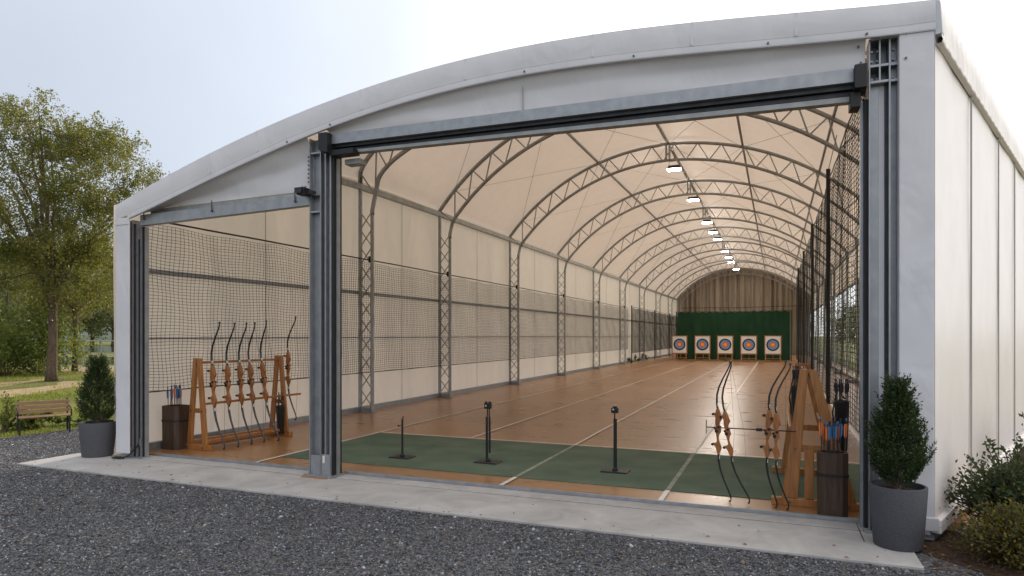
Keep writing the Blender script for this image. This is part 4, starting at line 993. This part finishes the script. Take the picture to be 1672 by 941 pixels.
# potted conifers
def conifer(px, py, pot_w, pot_h, tot, lbl, seed, wv=1.22, dy=0):
    x,y = gnd(px,py); y += dy; r = thing('potted_conifer', lbl, 'potted plant', (x,y,.012)); R0 = pot_w/2
    b = MB(); b.lathe([(R0*.80,0),(R0*.84,.01),(R0*.93,pot_h*.5),(R0,pot_h-.01),(R0*.985,pot_h),(R0*.90,pot_h),(R0*.88,pot_h-.02),(R0*.86,pot_h-.07)], 48); b.build('pot', M['pot'], r, smooth=True, angle=.7)
    b = MB(); b.lathe([(0.001,pot_h-.045),(R0*.5,pot_h-.04),(R0*.87,pot_h-.055)], 24, cap=False); b.build('soil', M['soil'], r, smooth=True)
    b = MB(); b.tube([(0,0,pot_h-.06),(.01,0,pot_h+.3),(0,0,tot-.15)], [.028,.02,.005], 8); 
    rg = np.random.default_rng(seed); C = []; D = []
    hc = tot-pot_h-.03; Wm = R0*wv
    for i in range(1150):
        t = rg.uniform(0,1)**1.05; a = rg.uniform(0,2*PI)
        env = max(.05, (.62+.38*min(1,t/.22)) * (1-max(0,(t-.2)/.82)**1.25))
        env *= 1+.10*math.sin(a*3+t*9)+.08*math.sin(a*7-t*14)
        rr = rg.uniform(.25,1.0)**.5*Wm*env*.96; z = pot_h+.05+t*hc*.93
        base = np.array([math.cos(a)*rr*.75, math.sin(a)*rr*.75, z-.03]); ln = rg.uniform(.06,.16)
        d = np.array([math.cos(a)*.55, math.sin(a)*.55, .85]); d /= np.linalg.norm(d)
        k = 26; s_ = rg.uniform(0,1,k)[:,None]; C.append(base+d*s_*ln*1.25+rg.normal(size=(k,3))*(.011*(1.15-s_))); D.append(np.tile(d,(k,1)))
        if i % 6 == 0: b.tube([(0,0,z-.12),tuple(base)], .004, 4, False)
    b.build('trunk', M['bark'], r); leaves(np.concatenate(C), .024, .42, .6, 'foliage', M['leafC'], r, dirs=np.concatenate(D)); return r
conifer(160, 745, .55, .56, 1.62, 'conifer in a grey pot by the left corner of the hall', 5, 1.38)
conifer(1466, 893, .49, .575, 1.56, 'conifer in a grey pot standing before the right door post', 6, 1.2)

# shrubs beside the outer wall
def shrub(x, y, w, h, lbl, n, m, seed, ls=.04, up=.55, spread=1.0, grp=None, sprig=0):
    rg = np.random.default_rng(seed); r = thing('shrub', lbl, 'shrub', (x,y,0), 0, grp); b = MB(); C = []; D = []
    for i in range(n):
        a = rg.uniform(0,2*PI); out = rg.uniform(.05,1.0)**.6; long = i < sprig
        hh = h*rg.uniform(.55,.85)*(1-.55*out**2)+(h*.3 if long else 0)
        e = np.array([math.cos(a)*w/2*out, math.sin(a)*w/2*out, hh]); c = np.array([e[0]*.25,e[1]*.25,hh*up])
        P = [np.array([e[0]*.06,e[1]*.06,-.02])*(1-t)**2+c*2*t*(1-t)+e*t*t for t in np.linspace(0,1,9)]
        b.tube([tuple(p) for p in P], [.011-.0009*k for k in range(9)], 5, False)
        P = np.array(P); k = 95
        t = rg.uniform(.2,1,k)*8; j = np.minimum(7,t.astype(int)); f = (t-j)[:,None]; q = P[j]*(1-f)+P[j+1]*f
        d = P[j+1]-P[j]; d /= np.linalg.norm(d,axis=1)[:,None]
        C.append(q+rg.normal(size=(k,3))*(.012 if long else .05*w)); D.append(d+rg.normal(size=(k,3))*.8)
    b.build('stem', M['bark'], r); P = np.concatenate(C); P[:,2] = np.maximum(P[:,2], .015); DD = np.concatenate(D)
    leaves(P, ls, .5, .3, 'foliage', M[m], r, dirs=DD); return r
shrub(2.2, 7.75, 1.30, 1.0, 'dark arching shrub with small leaves beside the outer wall corner', 150, 'leafD', 31, .05, grp='shrubs beside the outer wall', sprig=14)
shrub(1.95, 6.95, .95, .62, 'low yellow tinged shrub in front of the taller one on the mulch', 130, 'leafY', 32, .036, grp='shrubs beside the outer wall', sprig=4)
shrub(3.45, 9.9, 1.4, 1.45, 'taller shrub farther along the outer wall at the right edge', 150, 'leafD', 33, .05, grp='shrubs beside the outer wall', sprig=14)
shrub(2.8, 7.3, 1.1, .9, 'yellow flecked shrub at the right edge of the mulch bed', 130, 'leafY', 34, .042, grp='shrubs beside the outer wall', sprig=5)
# indoor foot plants by the dark net
for i,(px,py) in enumerate(((1019,592),(1033,590),(1046,588))):
    x,y = gnd(px,py); bush(x, y, 1.1, .5, ['first','middle','last'][i]+' clump of green plants at the foot of the dark side net', 'leafB', 500, .14, 90+i, 'plant', 'plants at the foot of the dark net', 'floor_plant', .7)

# ------------------------------------------------------------------ bench, fence
fr, bkk = gnd(47,712), gnd(117,705.5)
ang = math.atan2(bkk[1]-fr[1], bkk[0]-fr[0]); ang = math.radians(62)
B = thing('park_bench', 'wooden slat bench with black metal legs on the gravel edge', 'bench', (-13.98,8.82,0), ang)
hl = .46
def bslat(y, z, w, h, nm, tilt=0):
    b = MB(); b.hexa([(-hl,y-w/2,z-h/2),(hl,y-w/2,z-h/2),(hl,y+w/2,z-h/2),(-hl,y+w/2,z-h/2),(-hl,y-w/2+tilt,z+h/2),(hl,y-w/2+tilt,z+h/2),(hl,y+w/2+tilt,z+h/2),(-hl,y+w/2+tilt,z+h/2)]); o = b.build(nm, M['bwood'], B); bevel(o,.005)
for k in range(4): bslat(-.17+.088*k, .345, .078, .024, 'seat_slat')
for k in range(3): bslat(.175+.022*k, .43+.088*k, .02, .074, 'back_slat', .014)
for s_ in (-1,1):
    xx = s_*(hl-.045); b = MB(); b.bar((xx,-.19,.33),(xx,-.205,0),.03,.03); b.build('leg', M['black'], B)
    b = MB(); b.bar((xx,.16,.33),(xx,.20,0),.03,.03); b.bar((xx,.17,.33),(xx,.255,.67),.03,.025); b.build('leg', M['black'], B)
    b = MB(); b.tube([(xx+s_*.03,-.20,.33),(xx+s_*.03,-.205,.47),(xx+s_*.03,-.17,.50),(xx+s_*.03,.19,.51)], .014, 6); b.box(xx-.015,-.2,.315,xx+.015,.18,.332); b.build('armrest', M['black'], B)
# fence by the pond
fz = 41.0; r0_ = ray(96); r1_ = ray(330)
A_ = Vector((r0_[0]*fz, r0_[1]*fz, 0)); D_ = Vector((r1_[0]*fz, r1_[1]*fz, 0)); F = thing('rail_fence', 'pale metal rail fence along the pond behind the trees', 'fence', tuple(A_))
b = MB()
for z,t in ((1.66,.035),(.92,.025),(.15,.02)): b = MB(); b.tube([A_+Vector((0,0,z)), D_+Vector((0,0,z))], t, 6); b.build('rail', M['galv'], F, world=True)
for k in range(8):
    p = A_.lerp(D_, (k+.35)/8); b = MB(); b.tube([p, p+Vector((0,0,1.72))], .045, 6); b.build('fence_post', M['galv'], F, world=True)

# ------------------------------------------------------------------ loose ground cover
def stones(n):
    X = []; 
    V0 = np.array([(1,0,0),(-1,0,0),(0,1,0),(0,-1,0),(0,0,1),(0,0,-1)],float); F0 = np.array([(0,2,4),(2,1,4),(1,3,4),(3,0,4),(2,0,5),(1,2,5),(3,1,5),(0,3,5)])
    x = rng.uniform(-14,2.2,n); y = rng.uniform(2.6,10.5,n); t = -SA*x+CA*y; pxs = HX+FPX*(CA*x+SA*y)/t; pys = HY+FPX*CH/t
    vis = (t > 1) & (pxs > -80) & (pxs < 1700) & (pys < 990) & ((y < 6.6) | (x < -10.3)) & ~((x > 1.6) & (y > 6.4)); x, y = x[vis], y[vis]
    keep = ~((x > -10.97) & (x < 1.2) & (y > 6.47)); x, y = x[keep], y[keep]; k = len(x)
    s = rng.lognormal(-4.86,.38,k); a = rng.uniform(0,2*PI,k)
    sc = np.stack([s*rng.uniform(.8,1.5,k), s*rng.uniform(.6,1.0,k), s*rng.uniform(.4,.75,k)],1)
    P = V0[None]*sc[:,None,:]+rng.normal(size=(k,6,3))*s[:,None,None]*.16
    ca, sa = np.cos(a), np.sin(a); Q = P.copy(); Q[...,0] = P[...,0]*ca[:,None]-P[...,1]*sa[:,None]; Q[...,1] = P[...,0]*sa[:,None]+P[...,1]*ca[:,None]
    Q += np.stack([x,y,-.012+s*.25],1)[:,None,:]
    me = bpy.data.meshes.new('loose_gravel'); me.vertices.add(k*6); me.vertices.foreach_set('co', Q.reshape(-1))
    idx = (F0[None]+np.arange(k)[:,None,None]*6).reshape(-1).astype(np.int32); me.loops.add(len(idx)); me.loops.foreach_set('vertex_index', idx)
    me.polygons.add(k*8); me.polygons.foreach_set('loop_start', np.arange(0,k*24,3,dtype=np.int32)); me.polygons.foreach_set('loop_total', np.full(k*8,3,dtype=np.int32))
    me.materials.append(M['stone']); me.update(calc_edges=True); o = bpy.data.objects.new('loose_gravel', me); COL.objects.link(o); o['kind'] = 'stuff'
stones(420000)
def blades(n):
    z = 12.5+rng.uniform(0,1,n)**1.6*45; px = rng.uniform(-140,230,n); d = (px-HX)/FPX
    x = (-SA+CA*d)*z; y = (CA+SA*d)*z; keep = (x < -14.1+.12*np.sin(y*3)) | (y > 30); x,y,z = x[keep],y[keep],z[keep]; k = len(x)
    C = np.stack([x,y,np.full(k,-.02)],1); D = np.tile(np.array([0,0,1.0]),(k,1))
    t = (x*-SA+y*CA); pxs = HX+FPX*(x*CA+y*SA)/t; pys = HY+FPX*CH/t
    bare = ((pys > 620+np.maximum(0,100-pxs)*.12) & (pys < 630+np.maximum(0,140-pxs)*.16)) | ((pxs > 95) & (pys > 597) & (pys < 607)) | (pys < 597)
    ok = ~bare | (rng.uniform(size=k) < .12); x,y,z,C,D = x[ok],y[ok],z[ok],C[ok],D[ok]
    h = .055+.03*np.sin(x*.9)*np.cos(y*.7)
    o = leaves(C, np.clip(h,.03,.2)*(1+z/60), .22, 1, 'grass', M['blade'], None, dirs=D*1.6); o['kind'] = 'stuff'
blades(60000)
def chips(n):
    b = MB()
    for i in range(n):
        x = random.uniform(1.25,4.2); y = random.uniform(6.25,10); 
        if x < 1.5+(y-7.4)*.39 and y > 7.3: continue
        a = random.uniform(0,PI); l = random.uniform(.015,.05); w = random.uniform(.004,.012); dz = random.uniform(-.01,.012)
        b.bar((x,y,.0),(x+math.cos(a)*l,y+math.sin(a)*l,dz+.004),w,.005)
    o = b.build('mulch_chips', M['chip']); o['kind'] = 'stuff'
chips(3500)

def litter():
    b = MB()
    for i in range(150):
        if i < 70: x, y, z = random.uniform(-10.8,1.1), random.uniform(4.4,6.48), .004
        elif i < 95: x, y, z = random.uniform(-10.8,1.1), 6.52+random.random()**2*.8, .016
        else: x, y, z = random.uniform(1.25,2.6), random.uniform(6.3,7.3), .012
        a = random.uniform(0,6.28); l = random.uniform(.012,.03); c, q = math.cos(a)*l, math.sin(a)*l
        b.quad((x-c,y-q,z),(x+q*.5,y-c*.5,z+random.uniform(.002,.012)),(x+c,y+q,z+random.uniform(.0,.008)),(x-q*.5,y+c*.5,z+random.uniform(.002,.012)))
    o = b.build('dry_leaves', M['dryleaf']); o['kind'] = 'stuff'
    b = MB()
    for i in range(40):
        x = random.uniform(-10.8,1.1); y = 6.51+random.random()**2.5*.5; r = random.uniform(.004,.010)
        b.lathe([(0.0005,0),(r*1.1,r*.4),(r*.7,r*1.0),(0.0005,r*1.1)], 6, (x,y,.011))
    o = b.build('stray_stones', M['stone']); o['kind'] = 'stuff'
litter()
# ------------------------------------------------------------------ light, sky, camera
SUN_EL, SUN_AZ = math.radians(24), math.radians(-9)   # azimuth from +Y, negative towards -X
sd = Vector((math.sin(SUN_AZ)*math.cos(SUN_EL), math.cos(SUN_AZ)*math.cos(SUN_EL), math.sin(SUN_EL)))
sun = bpy.data.lights.new('sun', 'SUN'); sun.energy = 3.4; sun.angle = math.radians(.6); sun.color = (1,.86,.66)
so = bpy.data.objects.new('sun', sun); COL.objects.link(so); so.rotation_euler = sd.to_track_quat('Z','Y').to_euler(); so.location = (0,0,30)
W = bpy.data.worlds.new('World'); SC.world = W; W.use_nodes = True; nt = W.node_tree
sk = nt.nodes.new('ShaderNodeTexSky'); sk.sky_type = 'NISHITA'; sk.sun_disc = False; sk.sun_elevation = SUN_EL; sk.sun_rotation = SUN_AZ
sk.air_density = 1.0; sk.dust_density = 1.6; sk.ozone_density = 1.0; sk.altitude = 100
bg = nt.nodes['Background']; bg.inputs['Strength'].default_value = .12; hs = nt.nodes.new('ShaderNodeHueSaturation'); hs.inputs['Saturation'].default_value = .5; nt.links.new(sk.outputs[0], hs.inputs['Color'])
# added cloud gradient, brightest overhead and rightward, to light apron and outer wall
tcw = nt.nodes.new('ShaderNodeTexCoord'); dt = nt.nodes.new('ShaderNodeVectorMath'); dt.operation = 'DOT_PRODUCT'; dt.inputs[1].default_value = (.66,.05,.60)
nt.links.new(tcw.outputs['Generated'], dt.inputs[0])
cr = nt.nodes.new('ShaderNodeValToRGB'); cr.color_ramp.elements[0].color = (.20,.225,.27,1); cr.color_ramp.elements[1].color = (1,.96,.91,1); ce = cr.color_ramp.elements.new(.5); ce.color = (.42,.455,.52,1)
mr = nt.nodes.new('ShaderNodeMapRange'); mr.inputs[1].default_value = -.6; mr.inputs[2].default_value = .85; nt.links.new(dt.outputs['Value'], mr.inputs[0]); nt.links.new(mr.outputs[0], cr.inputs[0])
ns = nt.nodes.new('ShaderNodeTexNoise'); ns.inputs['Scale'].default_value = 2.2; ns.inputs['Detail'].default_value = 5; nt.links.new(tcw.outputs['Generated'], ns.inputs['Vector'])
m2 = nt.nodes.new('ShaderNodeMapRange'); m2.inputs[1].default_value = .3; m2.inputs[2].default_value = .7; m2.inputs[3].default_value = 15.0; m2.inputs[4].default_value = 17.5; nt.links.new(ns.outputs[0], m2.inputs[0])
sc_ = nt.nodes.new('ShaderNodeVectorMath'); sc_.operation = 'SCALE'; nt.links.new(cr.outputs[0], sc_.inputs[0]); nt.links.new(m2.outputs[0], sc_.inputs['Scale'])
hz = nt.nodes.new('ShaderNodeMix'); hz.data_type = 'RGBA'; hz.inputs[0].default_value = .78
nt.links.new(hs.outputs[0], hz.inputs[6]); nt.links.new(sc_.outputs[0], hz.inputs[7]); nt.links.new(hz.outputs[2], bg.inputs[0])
cam = bpy.data.cameras.new('camera'); co = bpy.data.objects.new('camera', cam); COL.objects.link(co)
cam.sensor_width = 36; cam.sensor_fit = 'HORIZONTAL'; cam.lens = 36*FPX/1672; cam.shift_y = (HY-470.5)/1672; cam.clip_end = 4000; cam.clip_start = .05
co.location = (0,0,CH); co.rotation_euler = (PI/2,0,YAW); SC.camera = co
vs = SC.view_settings; vs.view_transform = 'Standard'; vs.look = 'None'; vs.exposure = .25; vs.gamma = 1; vs.use_curve_mapping = False
SC.cycles.use_denoising = True
try: SC.cycles.denoiser = 'OPENIMAGEDENOISE'; SC.cycles.denoising_input_passes = 'RGB_ALBEDO_NORMAL'
except Exception: pass
SC.cycles.max_bounces = 10; SC.cycles.diffuse_bounces = 5; SC.cycles.glossy_bounces = 3; SC.cycles.transmission_bounces = 6; SC.cycles.transparent_max_bounces = 12
SC.cycles.sample_clamp_indirect = 6; SC.cycles.caustics_reflective = False; SC.cycles.caustics_refractive = False
